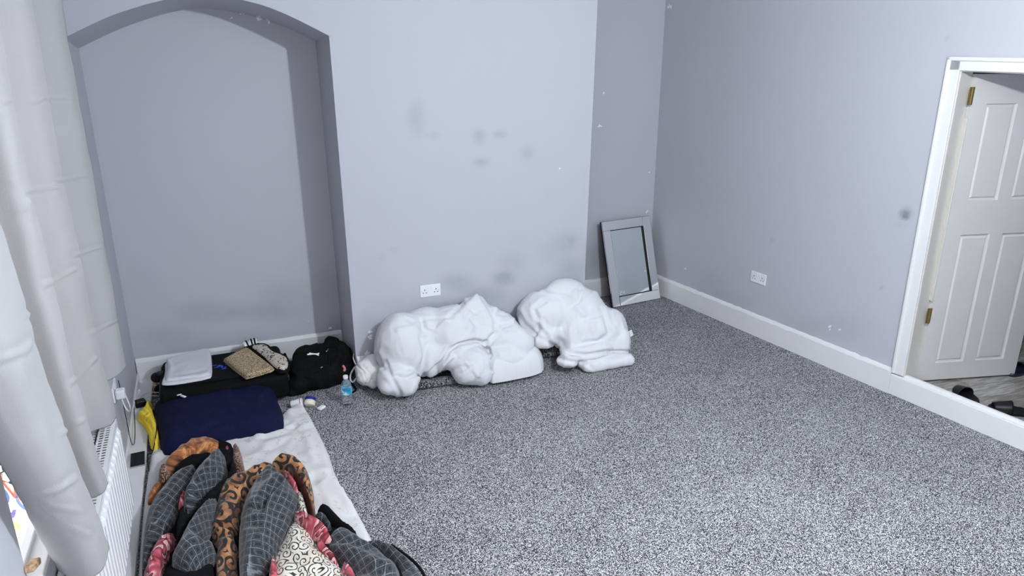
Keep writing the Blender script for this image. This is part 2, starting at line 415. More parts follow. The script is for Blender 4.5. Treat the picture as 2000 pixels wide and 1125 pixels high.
# left wall with the window opening (behind the curtain)
WY0, WY1, WZ0, WZ1 = 2.06, 3.35, .76, 2.45
wv, wf = [], []
def lwg(y0, y1, z0, z1, n=6, nz_=6): addgrid(np.array([[[XL, y, z] for z in np.linspace(z0, z1, nz_)] for y in np.linspace(y0, y1, n)]), False)
lwg(WY1, YN, 0, TOP, 40, 40); lwg(BACKY, -.45, 0, TOP); lwg(-.45, 1.15, 0, .85); lwg(-.45, 1.15, 2.55, TOP); lwg(1.15, WY0, 0, TOP); lwg(WY0, WY1, 0, WZ0); lwg(WY0, WY1, WZ1, TOP)
wl = struct(mesh('wall_left', wv, wf, M['wall'])); stains(wl, [(262, 800, 14, 30, .2)], [])
def quad(name, pts, m): return struct(mesh(name, pts, [(0, 1, 2, 3)], m))
# wall behind the camera, with an invented opening added for the soft fill
wv, wf = [], []
def bwg(x0, x1, z0, z1): addgrid(np.array([[[x, BACKY, z] for z in (z0, z1)] for x in (x0, x1)]))
xr = float(rw(BACKY, 0)[0])
bwg(XL, -.52, 0, TOP); bwg(1.08, xr, 0, TOP); bwg(-.52, 1.08, 0, .85); bwg(-.52, 1.08, 2.65, TOP)
struct(mesh('wall_front', wv, wf, M['wall']))
struct(mesh('floor', [(XL, BACKY, 0), (xr, BACKY, 0), tuple(rw(YA, 0)), (float(xb(0)), YA, 0), (float(xb(0)), YN, 0), (XL, YN, 0)], [(0, 1, 2, 3, 4, 5)], M['carpet']))
struct(mesh('ceiling', [(XL-.1, BACKY, TOP), (xr+.1, BACKY, TOP), (XC+.1, YA, TOP), (XL-.1, YA, TOP)], [(3, 2, 1, 0)], M['ceiling']))

# skirting boards: profile extruded along a run
def skirting(name, A, B, inward, h=HS, t=.02, m=None, wob=.0, parent=None, n=24, seed=0):
    A, B, I = np.array([*A, 0.]), np.array([*B, 0.]), np.array([*inward, 0.])
    prof = [(0, 0), (t, 0), (t, h-.022), (t*.75, h-.010), (t*.35, h), (0, h)]
    vs = []; fs = []
    for i in range(n+1):
        p = A+(B-A)*i/n
        for q, (o, z) in enumerate(prof):
            dz = wob*noise.noise(Vector((i*.9+seed, q*.2, seed))) if z > h*.8 else 0
            vs.append(p+I*o+np.array([0, 0, z+dz]))
    k = len(prof)
    for i in range(n):
        for j in range(k): fs.append((i*k+j, i*k+(j+1) % k, (i+1)*k+(j+1) % k, (i+1)*k+j))
    fs.append(tuple(range(k))[::-1]); fs.append(tuple(n*k+j for j in range(k)))
    bm = bmesh.new(); bv = [bm.verts.new(tuple(map(float, v))) for v in vs]
    for f in fs: bm.faces.new([bv[i] for i in f])
    o = frombm(name, bm, m or M['white'], parent)
    return o
struct(skirting('baseboard_niche', (XL+.005, YN), (float(xn(.1))-.002, YN), (0, -1), wob=.004, h=.172))
struct(skirting('baseboard_back', (float(xn(.1))+.004, D), (float(xb(.1))-.002, D), (0, -1), wob=.004, seed=3))
struct(skirting('baseboard_alcove', (float(xb(.1)), YA), (XC-.002, YA), (0, -1), wob=.004, seed=5))
struct(skirting('baseboard_right', tuple(rw(YA, 0)[:2]), tuple(rw(DY0+.075, 0)[:2]), tuple(-RN[:2]), wob=.008, seed=8, n=60, t=.022))
struct(skirting('baseboard_front', tuple(rw(DY1-.075, 0)[:2]), tuple(rw(BACKY, 0)[:2]), tuple(-RN[:2]), seed=9))
# low boxed pipe cover along the left wall
bl = struct(box('baseboard_left', ((XL-.49)/2, (YN+BACKY)/2, .016), (.098, YN-BACKY-.01, .032), M['white'], bev=.006))
mould = struct(box('trim_left', (XL+.007, (YN+BACKY)/2, .05), (.014, YN-BACKY-.03, .05), M['white'], bev=.004))
# doorway: threshold board, jambs, architraves
door_fr = struct(empty('door_1', rw(2.6, 0.), 'x', 'x')); del door_fr['label']; del door_fr['category']
AXR = (tuple(RN), tuple(RD), (0, 0, 1))
def rbox(name, y0, y1, z0, z1, o0, o1, m, parent=door_fr, bev=.004):
    p0, p1 = rw(y0, 0), rw(y1, 0); c = (p0+p1)/2 - RN*(o0+o1)/2; c[2] = (z0+z1)/2
    return box(name, c, (abs(o1-o0), np.linalg.norm(p1-p0), z1-z0), m, parent, AXR, bev)
rbox('threshold_board', DY0+.075, DY1-.4, 0, .142, 0, .026, M['white'], bev=.006)
rbox('threshold_ledge', DY0+.005, DY1-.4, .112, .158, -.035, .008, M['white'], bev=.014)
rbox('architrave', DY0+.078, DY0+.0, .15, ZD1+.075, 0, .018, M['white'])
rbox('architrave', DY0+.078, DY0+.055, .15, ZD1+.075, .0, .028, M['white'], bev=.007)
rbox('architrave', DY1-.0, DY1-.078, .15, ZD1+.075, 0, .018, M['white'])
rbox('architrave', DY0+.078, DY1-.078, ZD1, ZD1+.075, 0, .018, M['white'])
rbox('architrave', DY0+.078, DY1-.078, ZD1+.052, ZD1+.075, 0, .028, M['white'], bev=.007)
rbox('jamb', DY0+.02, DY0-.006, .10, ZD1, -.115, .004, M['trim_dark'])
rbox('jamb', DY1+.006, DY1-.02, .10, ZD1, -.115, .004, M['trim_dark'])
rbox('jamb', DY0, DY1, ZD1-.006, ZD1+.02, -.115, .004, M['trim_dark'])
# door leaf, open into the hall
LA = np.array([4.118, 3.0, .105]); LD = np.array([.9672, -.254, 0.]); LNn = np.array([-.254, -.9672, 0.])  # normal towards camera
leaf_u = [0, .10, .30, .385, .59, .70]; leaf_z = [0, .12, .975, 1.185, 1.755, 1.92]
def LP(u, z, o=0.): return LA+LD*u+np.array([0, 0, z])+LNn*o
vs, fs = [], []
LV = {}
def lv(u, z, o):
    k = (round(u, 4), round(z, 4), round(o, 4))
    if k not in LV: LV[k] = len(vs); vs.append(LP(u, z, o))
    return LV[k]
pan = []
for i in range(5):
    for j in range(5):
        u0, u1, z0, z1 = leaf_u[i], leaf_u[i+1], leaf_z[j], leaf_z[j+1]
        if i in (1, 3) and j in (1, 3): pan.append((u0, u1, z0, z1)); continue
        fs.append((lv(u0, z0, 0), lv(u1, z0, 0), lv(u1, z1, 0), lv(u0, z1, 0)))
W_, H_ = .70, 1.92
fs += [(lv(0, 0, 0), lv(0, H_, 0), lv(0, H_, -.038), lv(0, 0, -.038)), (lv(W_, 0, 0), lv(W_, 0, -.038), lv(W_, H_, -.038), lv(W_, H_, 0)),
       (lv(0, 0, -.038), lv(W_, 0, -.038), lv(W_, 0, 0), lv(0, 0, 0)), (lv(0, H_, 0), lv(W_, H_, 0), lv(W_, H_, -.038), lv(0, H_, -.038)), (lv(0, 0, -.038), lv(0, H_, -.038), lv(W_, H_, -.038), lv(W_, 0, -.038))]
leaf = mesh('door_leaf', vs, fs, M['door'], door_fr)
for u0, u1, z0, z1 in pan:
    rings = [(0, 0), (.006, -.010), (.014, -.012), (.024, -.004), (.03, -.004)]
    v2, f2 = [], []
    for ins, o in rings:
        for (u, z) in ((u0+ins, z0+ins), (u1-ins, z0+ins), (u1-ins, z1-ins), (u0+ins, z1-ins)): v2.append(LP(u, z, o))
    for r in range(len(rings)-1):
        for k in range(4): f2.append((r*4+k, r*4+(k+1) % 4, (r+1)*4+(k+1) % 4, (r+1)*4+k))
    r = len(rings)-1; f2.append(tuple(r*4+k for k in range(4)))
    mesh('door_panel', v2, f2, M['door'], leaf)
for z in (.455, 1.80):
    bm = bmesh.new()
    box_bm(bm, LP(-.012, z, .004), (.03, .004, .10), (tuple(LD), tuple(LNn), (0, 0, 1)), .001)
    v_, f_ = tube_data([LP(-.014, z-.05, .010), LP(-.014, z+.05, .010)], .006)
    bv = [bm.verts.new(tuple(map(float, v))) for v in v_]; [bm.faces.new([bv[i] for i in f]) for f in f_]
    frombm('hinge', bm, M['brass'], leaf)
for z0, z1 in ((.55, 1.68),):
    box('edge_gap_strip', LP(-.008, (z0+z1)/2, -.01), (.008, .03, z1-z0), M['trim_dark'], door_fr, (tuple(LD), tuple(LNn), (0, 0, 1)), .002)
# hallway
HW = mat('hall_paint', (.10,.10,.11), .7); HF = .09
def hallfloor():
    m = mat('hall_laminate', (.25,.23,.21), .35); t = NT(m); v = t.obj()
    mp = t.n('ShaderNodeMapping'); mp.inputs['Rotation'].default_value = (0, 0, .5); mp.inputs['Scale'].default_value = (3, 22, 1); t.l(v, mp.inputs['Vector'])
    r = t.n('ShaderNodeObjectInfo').outputs['Random']
    g = t.noise(mp.outputs[0], 2.5, 5, .6)
    t.col(t.ramp(t.math('ADD', g, t.math('MULTIPLY', r, .12)), [(.3, (.13,.11,.095)), (.55, (.27,.25,.225)), (.75, (.50,.49,.47))])); return m
M['lam'] = hallfloor()
hfl = struct(empty('floor_hall', (4.6, 2.6, 0), 'x', 'x')); del hfl['label']; del hfl['category']
pd = np.array([math.cos(-.15), math.sin(-.15), 0]); pn = np.array([-pd[1], pd[0], 0])
o0 = np.array([4.30, 2.2, HF-.006]); k = 0
base_pl = box('subfloor', (5.02, 2.3, HF-.03), (1.7, 2.6, .03), HW, hfl, bev=0)
for r in range(-9, 10):
    for q in range(-2, 3):
        c = o0+pn*(r*.142)+pd*(q*.62+(r % 2)*.31)
        lim = float(rw(c[1], 0)[0])+.035; x0 = c[0]-.307; x1 = c[0]+.307
        if x1 < lim+.05 or c[0] > 6 or c[1] < 1.1 or c[1] > 3.6: continue
        if x0 < lim: c = c+pd*(lim-x0)/2; ln_ = .614-(lim-x0)
        else: ln_ = .614
        box('plank', c, (ln_, .139, .012), M['lam'], hfl, (tuple(pd), tuple(pn), (0, 0, 1)), .0015, 1)
struct(mesh('wall_hall', [(5.9, 3.6, 0), (5.9, 1.0, 0), (5.9, 1.0, 2.6), (5.9, 3.6, 2.6), (4.1, 3.6, 0), (4.1, 3.6, 2.6), (4.3, 1.0, 0), (4.3, 1.0, 2.6)], [(0, 1, 2, 3), (4, 0, 3, 5), (1, 6, 7, 2)], HW))
struct(mesh('ceiling_hall', [(4.05, 3.6, 2.6), (5.9, 3.6, 2.6), (5.9, 1.0, 2.6), (4.05, 1.0, 2.6)], [(0, 1, 2, 3)], HW))
light('hall_light', 'POINT', (5.4, 1.9, 2.2), 9, (.55, .68, 1), shadow_soft_size=.1)

# window_1 in the left wall: reveal, frame, sill, glass
win = struct(empty('window_1', (XL, 2.7, WZ0), 'x', 'x')); del win['label']; del win['category']
WX = XL-.055
mesh('reveal', [(XL, WY0, WZ0), (WX, WY0, WZ0), (WX, WY0, WZ1), (XL, WY0, WZ1), (XL, WY1, WZ0), (WX, WY1, WZ0), (WX, WY1, WZ1), (XL, WY1, WZ1)], [(0, 1, 2, 3), (7, 6, 5, 4), (3, 2, 6, 7), (0, 4, 5, 1)], M['white'], win)
for nm, c, s in (('frame', (WX, WY0+.012, (WZ0+WZ1)/2), (.05, .024, WZ1-WZ0)), ('frame', (WX, WY1-.025, (WZ0+WZ1)/2), (.05, .05, WZ1-WZ0)),
                 ('frame', (WX, (WY0+WY1)/2, WZ1-.025), (.05, WY1-WY0, .05)), ('frame', (WX, (WY0+WY1)/2, WZ0+.01), (.05, WY1-WY0, .02))):
    box(nm, c, s, M['plastic'], win, bev=.004)
wood = mat('raw_sill_wood', (.50,.30,.17), .8); t = NT(wood); t.col(t.ramp(t.noise(t.obj(), 60, 4, .7), [(.35, (.20,.10,.05)), (.6, (.62,.42,.26))]))
gl = mat('window_glass', (1,1,1), .0, **{'Transmission Weight': 1., 'IOR': 1.12}); 
box('pane', (WX, (WY0+WY1)/2, (WZ0+WZ1)/2), (.004, WY1-WY0-.02, WZ1-WZ0-.02), gl, win, bev=0)
box('sill', (XL-.025, (WY0+WY1)/2+.03, WZ0-.008), (.09, WY1-WY0+.0, .024), M['white'], win, bev=.004)
_s = aty(65, 1105, WY0+.0)
box('broken_sill_end', atx(64, 1104, XL+.012), (.024, .085, .020), wood, win, ((1, 0, 0), (0, .93, -.37), (0, .37, .93)), bev=.004)
#OBJECTS

# ================================================================ THE THINGS
# ---- curtain
cm = M['curtain']; t = NT(cm); tr = t.n('ShaderNodeBsdfTranslucent'); tr.inputs[0].default_value = (.80, .56, .42, 1)
mx = t.n('ShaderNodeMixShader'); mx.inputs[0].default_value = .15; t.l(t.b.outputs[0], mx.inputs[1]); t.l(tr.outputs[0], mx.inputs[2]); t.l(mx.outputs[0], t.t.nodes['Material Output'].inputs[0])
HZ = .68
cpl = [(-.470, 3.80), (-.49, 3.72), (-.572, 3.62), (-.578, 3.50), (-.56, 3.36), (-.487, 3.285), (-.482, 3.25), (-.50, 3.17), (-.572, 3.10), (-.580, 2.96), (-.56, 2.80), (-.472, 2.72), (-.461, 2.67), (-.475, 2.62), (-.550, 2.61), (-.565, 2.50), (-.52, 2.40), (-.440, 2.33), (-.428, 2.27), (-.437, 2.19), (-.49, 2.17), (-.552, 2.23)]
def resamp(pl, n):
    pl = np.array(smoothpath([(*p, 0) for p in pl], 8))[:, :2]; s = np.r_[0, np.cumsum(np.linalg.norm(np.diff(pl, axis=0), axis=1))]
    t = np.linspace(0, s[-1], n); return np.stack([np.interp(t, s, pl[:, 0]), np.interp(t, s, pl[:, 1])], 1)
nu, nv = 240, 300
base = resamp(cpl, nu)
# seen from above the pleats relax a little towards the header
top = base.copy(); top[:, 0] = -.50+(base[:, 0]+.50)*1.05; top[:, 1] = base[:, 1]+np.interp(base[:, 1], [2.17, 2.23, 2.30, 2.45, 2.69, 3.27, 3.8], [-1.0, -.95, -.62, -.30, -.03, .0, .05]); top[-14:, 1] -= np.linspace(0, .12, 14)
Pc = np.zeros((nu, nv, 3)); zt = 2.72
hemw = np.array([.012*math.sin(i*.09)+.008*math.sin(i*.21+1) for i in range(nu)])
for j in range(nv):
    f = j/(nv-1); z = HZ+(zt-HZ)*f; mixf = f
    xy = base*(1-mixf)+top*mixf
    xy[:, 1] -= 4*f*(1-f)*np.interp(base[:, 1], [2.17, 2.23, 2.32, 2.67, 3.25, 3.8], [0, 0, .10, .24, .15, 0])
    Pc[:, j, 0] = xy[:, 0]; Pc[:, j, 1] = xy[:, 1]; Pc[:, j, 2] = z+hemw*(1-f)
Q = Pc.reshape(-1, 3).copy()
wn = nz(Q*np.array([2, 1.2, .7]), 5.5, 3.)*.008+nz(Q, 16, 8.)*.0022
px, zc = project(Q)
cre = [([(0, 357), (30, 352), (50, 393), (57, 425)], 45), ([(50, 372), (112, 364)], 0), ([(113, 352), (170, 342)], 0), ([(146, 498), (197, 481)], 0), ([(88, 556), (146, 526)], 0), ([(0, 420), (42, 410), (55, 392)], 0),
       ([(178, 651), (228, 625)], 0), ([(140, 748), (188, 700)], 0), ([(119, 846), (162, 820)], 0), ([(0, 702), (50, 684), (57, 672)], 0), ([(70, 968), (110, 960), (147, 934)], 0), ([(65, 975), (85, 1000), (130, 1030), (175, 1045)], 0), ([(70, 975), (100, 990), (160, 1000)], 0), ([(50, 614), (72, 612)], 0), ([(60, 200), (80, 195)], 0), ([(0, 200), (20, 195)], 0), ([(80, 190), (140, 192)], 0), ([(95, 470), (118, 440)], 0)]
for pts, _ in cre:
    d = polydist(px, pts)*zc/FPX; wn += .0042*np.exp(-(d/.006)**2)-.002*np.exp(-((d-.014)/.008)**2)
Pc[:, :, 0] += wn.reshape(nu, nv)
cur = grid('curtain', Pc, M['curtain'], None, True)
so_ = cur.modifiers.new('thickness', 'SOLIDIFY'); so_.thickness = .003; so_.offset = 0
tag(cur, 'floor-reaching pale grey pleated curtain hanging over the window above the white radiator', 'curtain')
cur['label'] = 'pale grey pleated fabric curtain with crease lines hanging in front of the window'
rod = empty('curtain_pole', (-.5, 3.0, 2.74), 'grey metal curtain pole carrying the pale grey curtain above the window', 'curtain pole')
tube('pole', [(-.5, 1.9, 2.74), (-.5, 4.1, 2.74)], .012, M['metal'], rod, 12)
for y in (1.95, 4.05): box('bracket', ((XL-.5)/2, y, 2.74), (.10, .02, .03), M['metal'], rod)
# ---- radiator
rad = empty('radiator', (-.53, 2.6, .14), 'white ribbed panel radiator mounted low on the wall below the grey curtain', 'radiator')
RY0, RY1, RZ0, RZ1, RX = 1.75, 3.36, .17, .625, -.492
vs, fs = [], []; pitch = .055; ncol = int((RY1-RY0)/pitch)
sec = [(0, 0), (.008, .012), (.032, .012), (.040, 0)]
cols = []
for i in range(ncol):
    for dy, dx in sec: cols.append((RY0+i*pitch+dy, dx))
cols.append((RY1, 0))
rows = [(RZ0, 0), (RZ0+.025, 0), (RZ0+.045, 1), (RZ1-.045, 1), (RZ1-.025, 0), (RZ1, 0)]
for y, dx in cols:
    for z, k in rows: vs.append((RX+dx*k, y, z))
nr = len(rows)
for i in range(len(cols)-1):
    for j in range(nr-1): fs.append((i*nr+j, (i+1)*nr+j, (i+1)*nr+j+1, i*nr+j+1))
mesh('front_panel', vs, fs, M['plastic'], rad)
box('back_panel', (XL+.03, (RY0+RY1)/2, (RZ0+RZ1)/2), (.012, RY1-RY0, RZ1-RZ0), M['plastic'], rad)
for y in (RY0, RY1): box('side_panel', ((XL+.02+RX)/2, y, (RZ0+RZ1)/2), (RX-XL-.02, .006, RZ1-RZ0), M['plastic'], rad, bev=.002)
box('top_cover', ((XL+.006+RX)/2, (RY0+RY1)/2, RZ1-.002), (RX-XL-.008, RY1-RY0, .004), M['plastic'], rad, bev=.001)
bm = bmesh.new()
for y in np.arange(RY0+.012, RY1-.01, .022):
    for x in (-.560, -.538, -.516): box_bm(bm, (x, y, RZ1+.0005), (.014, .009, .001), None, 0)
g = frombm('vent_slots', bm, M['metal'], rad)
tube('pipe', [(-.53, RY1-.03, .17), (-.53, RY1-.03, .05)], .008, M['plastic'], rad)
for y in (RY0+.3, RY1-.3): box('bracket', (XL+.012, y, .4), (.024, .03, .4), M['metal'], rad)
# ---- sockets
def socket(name, c, run, out, label, group=None, z=.0):
    run = np.array(run, float); out = np.array(out, float); c = np.array(c, float)
    e = empty(name, c, label, 'socket', group); ax = (tuple(run), tuple(out), (0, 0, 1))
    box('plate', c+out*.004, (.146, .009, .086), M['plastic'], e, ax, .003)
    for k in (-1, 1):
        box('switch', c+out*.010+run*k*.012+np.array([0, 0, .022]), (.012, .005, .020), M['plastic'], e, ax, .001)
        hc = c+run*k*.040
        for du, dz, su, sz in ((0, .008, .005, .009), (-.011, -.012, .008, .005), (.011, -.012, .008, .005)):
            box('pin_hole', hc+out*.0088+run*du+np.array([0, 0, dz]), (su, .001, sz), M['blackplastic'], e, ax, 0)
        lathe('screw', [(.0035, 0), (.0035, .001), (.002, .0014)], M['metal'], e, c+run*k*.060+out*.0085, out, 12)
    return e
c0 = aty(840, 567, D); socket('wall_socket', c0-np.array([0, 0, 0]), (1, 0, 0), (0, -1, 0), 'white double wall socket on the chimney breast above the long white duvet')
c1 = atr(1482, 543); socket('wall_socket', c1, RD, -RN, 'white double wall socket on the right wall between the mirror and the door')
c2 = np.array([XL, 4.10, .44]); so3 = socket('wall_socket', c2, (0, 1, 0), (1, 0, 0), 'white wall socket with a plug in it beside the radiator under the curtain hem')
pl = empty('charger_plug', (XL+.03, 4.06, .44), 'white charger plug with looped white lead in the socket by the radiator', 'charger')
box('plug_body', (XL+.034, 4.06, .435), (.046, .05, .05), M['plastic'], pl, bev=.008)
tube('lead', smoothpath([(XL+.055, 4.06, .42), (XL+.065, 4.075, .34), (XL+.05, 4.11, .30), (XL+.03, 4.14, .33), (XL+.02, 4.14, .40)]), .004, M['plastic'], pl)
# ---- mirror
mg = mat('mirror_silver', (.86,.93,.94), .02, Metallic=1.); mgf = mat('mirror_frame_silver', (.95,.96,.965), .06, Metallic=1.)
B1 = np.array([3.645, 5.262, .002]); B0 = np.array([3.128, 5.214, .002]); bd = B1-B0; WM = np.linalg.norm(bd); bd /= WM
T1 = aty(1270, 422, YA-.075); T0 = aty(1172, 433, YA-.075)
upv = ((T1-B1)+(T0-B0))/2; upv -= bd*(upv@bd); HM = np.linalg.norm(upv); upv /= HM; nm = np.cross(bd, upv); nm /= np.linalg.norm(nm)
if nm[1] > 0: nm = -nm
mir = empty('mirror', (B0+B1)/2, 'rectangular mirror with a wide mirrored border leaning in the alcove corner', 'mirror')
def MP(u, v, o=0.): return B0+bd*u+upv*v+nm*o
def mstrip(name, pts, th, m, o0=0.):
    bm = bmesh.new(); f = [bm.verts.new(tuple(MP(u, v, o0+th))) for u, v in pts]; b = [bm.verts.new(tuple(MP(u, v, o0))) for u, v in pts]
    n = len(pts); bm.faces.new(f); bm.faces.new(b[::-1])
    for i in range(n): bm.faces.new((f[i], b[i], b[(i+1) % n], f[(i+1) % n]))
    bmesh.ops.recalc_face_normals(bm, faces=bm.faces); bmesh.ops.bevel(bm, geom=[e for e in bm.edges if all(v in f for v in e.verts)], offset=.0025, segments=1, affect='EDGES')
    return frombm(name, bm, m, mir)
mstrip('backing_board', [(0, 0), (WM, 0), (WM, HM), (0, HM)], .016, M['blackplastic'], -.018)
fw = .082; g_ = .002
mstrip('frame_strip', [(fw, g_), (WM-g_, g_), (WM-g_, fw), (fw, fw)], .012, mgf)
mstrip('frame_strip', [(g_, g_), (fw-g_, g_), (fw-g_, HM-fw-g_), (g_, HM-fw-g_)], .012, mgf)
mstrip('frame_strip', [(g_, HM-fw), (WM-fw-g_, HM-fw), (WM-fw-g_, HM-g_), (g_, HM-g_)], .012, mgf)
mstrip('frame_strip', [(WM-fw, fw+g_), (WM-g_, fw+g_), (WM-g_, HM-g_), (WM-fw, HM-g_)], .012, mgf)
mstrip('mirror_glass', [(fw+.006, fw+.006), (WM-fw-.022, fw+.006), (WM-fw-.022, HM-fw-.006), (fw+.006, HM-fw-.006)], .004, mg)
cr = mat('crystal', (.8,.82,.84), .12, Metallic=.6)
for i in range(16):
    u, v = fw+.012+random.random()*.055, fw+.01+random.random()*.045
    bm = bmesh.new(); bmesh.ops.create_icosphere(bm, subdivisions=1, radius=.005+.004*random.random(), matrix=Matrix.Translation(Vector([float(x) for x in MP(u, v, .008)]))); frombm('crystal', bm, cr, mir)
# ---- duvets
PA = lambda *a: [(660+x/3.226, 520+y/3.226) for x, y in a]
L1 = [lump(785, 676, 52, 68, 4.44, .18), lump(775, 738, 38, 34, 4.32, .13), lump(757, 752, 20, 18, 4.28, .09), lump(795, 748, 22, 24, 4.27, .10), lump(835, 650, 62, 50, 4.50, .16), lump(880, 645, 58, 48, 4.46, .18), lump(925, 620, 36, 46, 4.52, .12), lump(940, 640, 52, 46, 4.48, .17),
      lump(972, 650, 45, 42, 4.46, .17), lump(1000, 668, 42, 38, 4.42, .18), lump(920, 714, 43, 39, 4.28, .14), lump(935, 726, 26, 27, 4.24, .10), lump(880, 685, 66, 34, 4.40, .16), lump(830, 695, 50, 40, 4.42, .14), lump(990, 695, 48, 30, 4.34, .14)]
cr1 = [(PA((930, 475), (850, 470), (760, 490), (700, 530), (670, 590), (560, 680), (520, 705)), -.022, .012), (PA((1240, 440), (1130, 350), (1040, 380), (1010, 420), (940, 470)), -.012, .012), (PA((840, 180), (790, 240), (720, 300), (700, 330)), -.010, .014),
       (PA((900, 190), (960, 270), (1000, 350), (990, 420), (930, 465)), -.012, .014), (PA((530, 340), (530, 450), (545, 560), (540, 680)), -.012, .016), (PA((560, 380), (620, 400), (700, 330)), .008, .012), (PA((250, 560), (290, 640), (350, 720), (395, 800)), -.012, .012),
       (PA((300, 600), (340, 690), (430, 700), (500, 690)), -.012, .011), (PA((690, 660), (760, 610), (850, 620), (880, 690)), .008, .010), (PA((800, 600), (850, 660), (900, 700)), .006, .008), (PA((1040, 250), (1000, 300), (1030, 380)), -.008, .012), (PA((930, 480), (960, 560), (975, 650)), -.014, .012), (PA((640, 650), (680, 600), (730, 570)), .010, .010), (PA((380, 400), (480, 380), (540, 430)), .008, .014), (PA((760, 250), (880, 330), (960, 360)), .006, .015), (PA((575, 490), (605, 540)), .005, .008), (PA((770, 680), (840, 640), (870, 600)), -.007, .007), (PA((430, 330), (500, 350), (590, 330), (690, 330)), -.007, .010), (PA((420, 700), (480, 640), (520, 560)), .007, .012), (PA((1060, 400), (1150, 400), (1200, 440)), .007, .012), (PA((1010, 300), (1080, 310), (1130, 350)), -.007, .009), (PA((800, 200), (830, 300), (800, 380)), .007, .016)]
due = empty('duvet', (1.4, 4.35, 0), 'long crumpled white duvet lying against the chimney breast under the socket', 'duvet')
lumps('duvet_body', L1, M['duvet'], due, voxel=.0105, smooth=6, creases=cr1, wr=(.011, 4.0, 1.8, .6), ymax=4.628, seed=3.)
puff('folded_end', [(945, 672), (1000, 668), (1040, 670), (1058, 690), (1064, 706), (1056, 718), (1000, 730), (950, 738), (935, 700)], M['duvet'], due, z0=.03, h=.155, edge=.09, hz=.05, wr=(.006, 8, 1.5, .3), ymax=4.6,
     creases=[([(985, 690), (1010, 700), (1030, 690)], -.006, .01), ([(960, 700), (1010, 715)], .005, .012)])
lb = box('care_label', atz(1018, 668, .20)+np.array([0, -.015, .012]), (.075, .040, .002), mat('label_tape', (.62,.62,.65), .7), due, ((.97, -.2, 0), (.2, .9, .3), (0, -.3, .95)), 0)
L2 = [lump(1098, 600, 62, 57, 4.50, .15), lump(1062, 612, 52, 46, 4.46, .17), lump(1120, 610, 66, 52, 4.44, .18), lump(1140, 640, 70, 50, 4.38, .19), lump(1180, 645, 48, 46, 4.36, .17), lump(1068, 650, 32, 27, 4.38, .12), lump(1060, 665, 20, 14, 4.34, .08), lump(1145, 680, 55, 26, 4.27, .13),
      lump(1205, 664, 26, 36, 4.28, .12), lump(1110, 702, 24, 15, 4.20, .07), lump(1143, 712, 14, 10, 4.18, .05)]
sq2 = [(atz(1185, 704, .05)+np.array([0, .06, -.01]), (.40, .26, .075), .03, -.07)]
cr2 = [(PA((1130, 290), (1180, 370), (1250, 430), (1270, 350), (1235, 270), (1300, 220)), -.012, .014), (PA((1280, 150), (1320, 175), (1420, 190), (1500, 220), (1530, 160)), .006, .012), (PA((1525, 150), (1520, 220), (1470, 260)), -.010, .012), (PA((1270, 350), (1330, 420), (1400, 520), (1440, 570)), .012, .016),
       (PA((1560, 330), (1680, 300), (1710, 420), (1650, 470), (1500, 500)), -.010, .014), (PA((1440, 550), (1560, 560), (1700, 535), (1830, 540)), -.016, .012), (PA((1380, 570), (1460, 600), (1560, 610), (1600, 640)), -.010, .010), (PA((1680, 260), (1700, 350), (1760, 420)), .006, .016), (PA((1240, 430), (1230, 490)), -.010, .012), (PA((1270, 450), (1360, 500)), -.010, .012), (PA((1500, 250), (1600, 350), (1620, 450)), .006, .02)]
du2 = empty('duvet', (2.3, 4.35, 0), 'rounded heap of white duvet at the right end of the chimney breast beside the mirror', 'duvet')
lumps('duvet_body', L2, M['duvet'], du2, voxel=.0105, smooth=6, creases=cr2, wr=(.011, 3.8, 1.8, 2.2), seed=14., squares=sq2)
tw = aty(1232, 651, 4.30); box('care_label', tw, (.03, .004, .05), M['plastic'], du2, ((.9, 0, .4), (0, 1, 0), (-.4, 0, .9)), 0)
# carpet offcuts under the duvets
def offcut(c0, c1, r, label):
    a, b = atz(*c0, r), atz(*c1, r); d = b-a; L = np.linalg.norm(d); d /= L; s = np.cross(d, (0, 0, 1)); vs, fs = [], []; n = 22
    tn = 26
    for i in range(n+1):
        for k in range(tn):
            an = 2*math.pi*k/tn; rr = r*(1+.06*noise.noise(Vector((i*.4, k*.5, c0[0]))))
            vs.append(a+d*L*i/n+s*math.cos(an)*rr*1.5+np.array([0, 0, math.sin(an)*rr]))
    for i in range(n):
        for k in range(tn): fs.append((i*tn+k, i*tn+(k+1) % tn, (i+1)*tn+(k+1) % tn, (i+1)*tn+k))
    fs.append(tuple(range(tn))[::-1]); fs.append(tuple(n*tn+k for k in range(tn)))
    o = mesh('carpet_offcut', [v-np.array([*((a+b)/2)[:2], 0]) for v in vs], fs, M['remnant'], None, True); o.location = [float(x) for x in (*((a+b)/2)[:2], 0)]; tag(o, label, 'carpet offcut')
offcut((812, 752), (905, 738), .030, 'dark grey rolled carpet offcut poking out under the long white duvet')
offcut((1050, 690), (1105, 682), .036, 'dark grey rolled carpet offcut in the gap between the two white duvets')
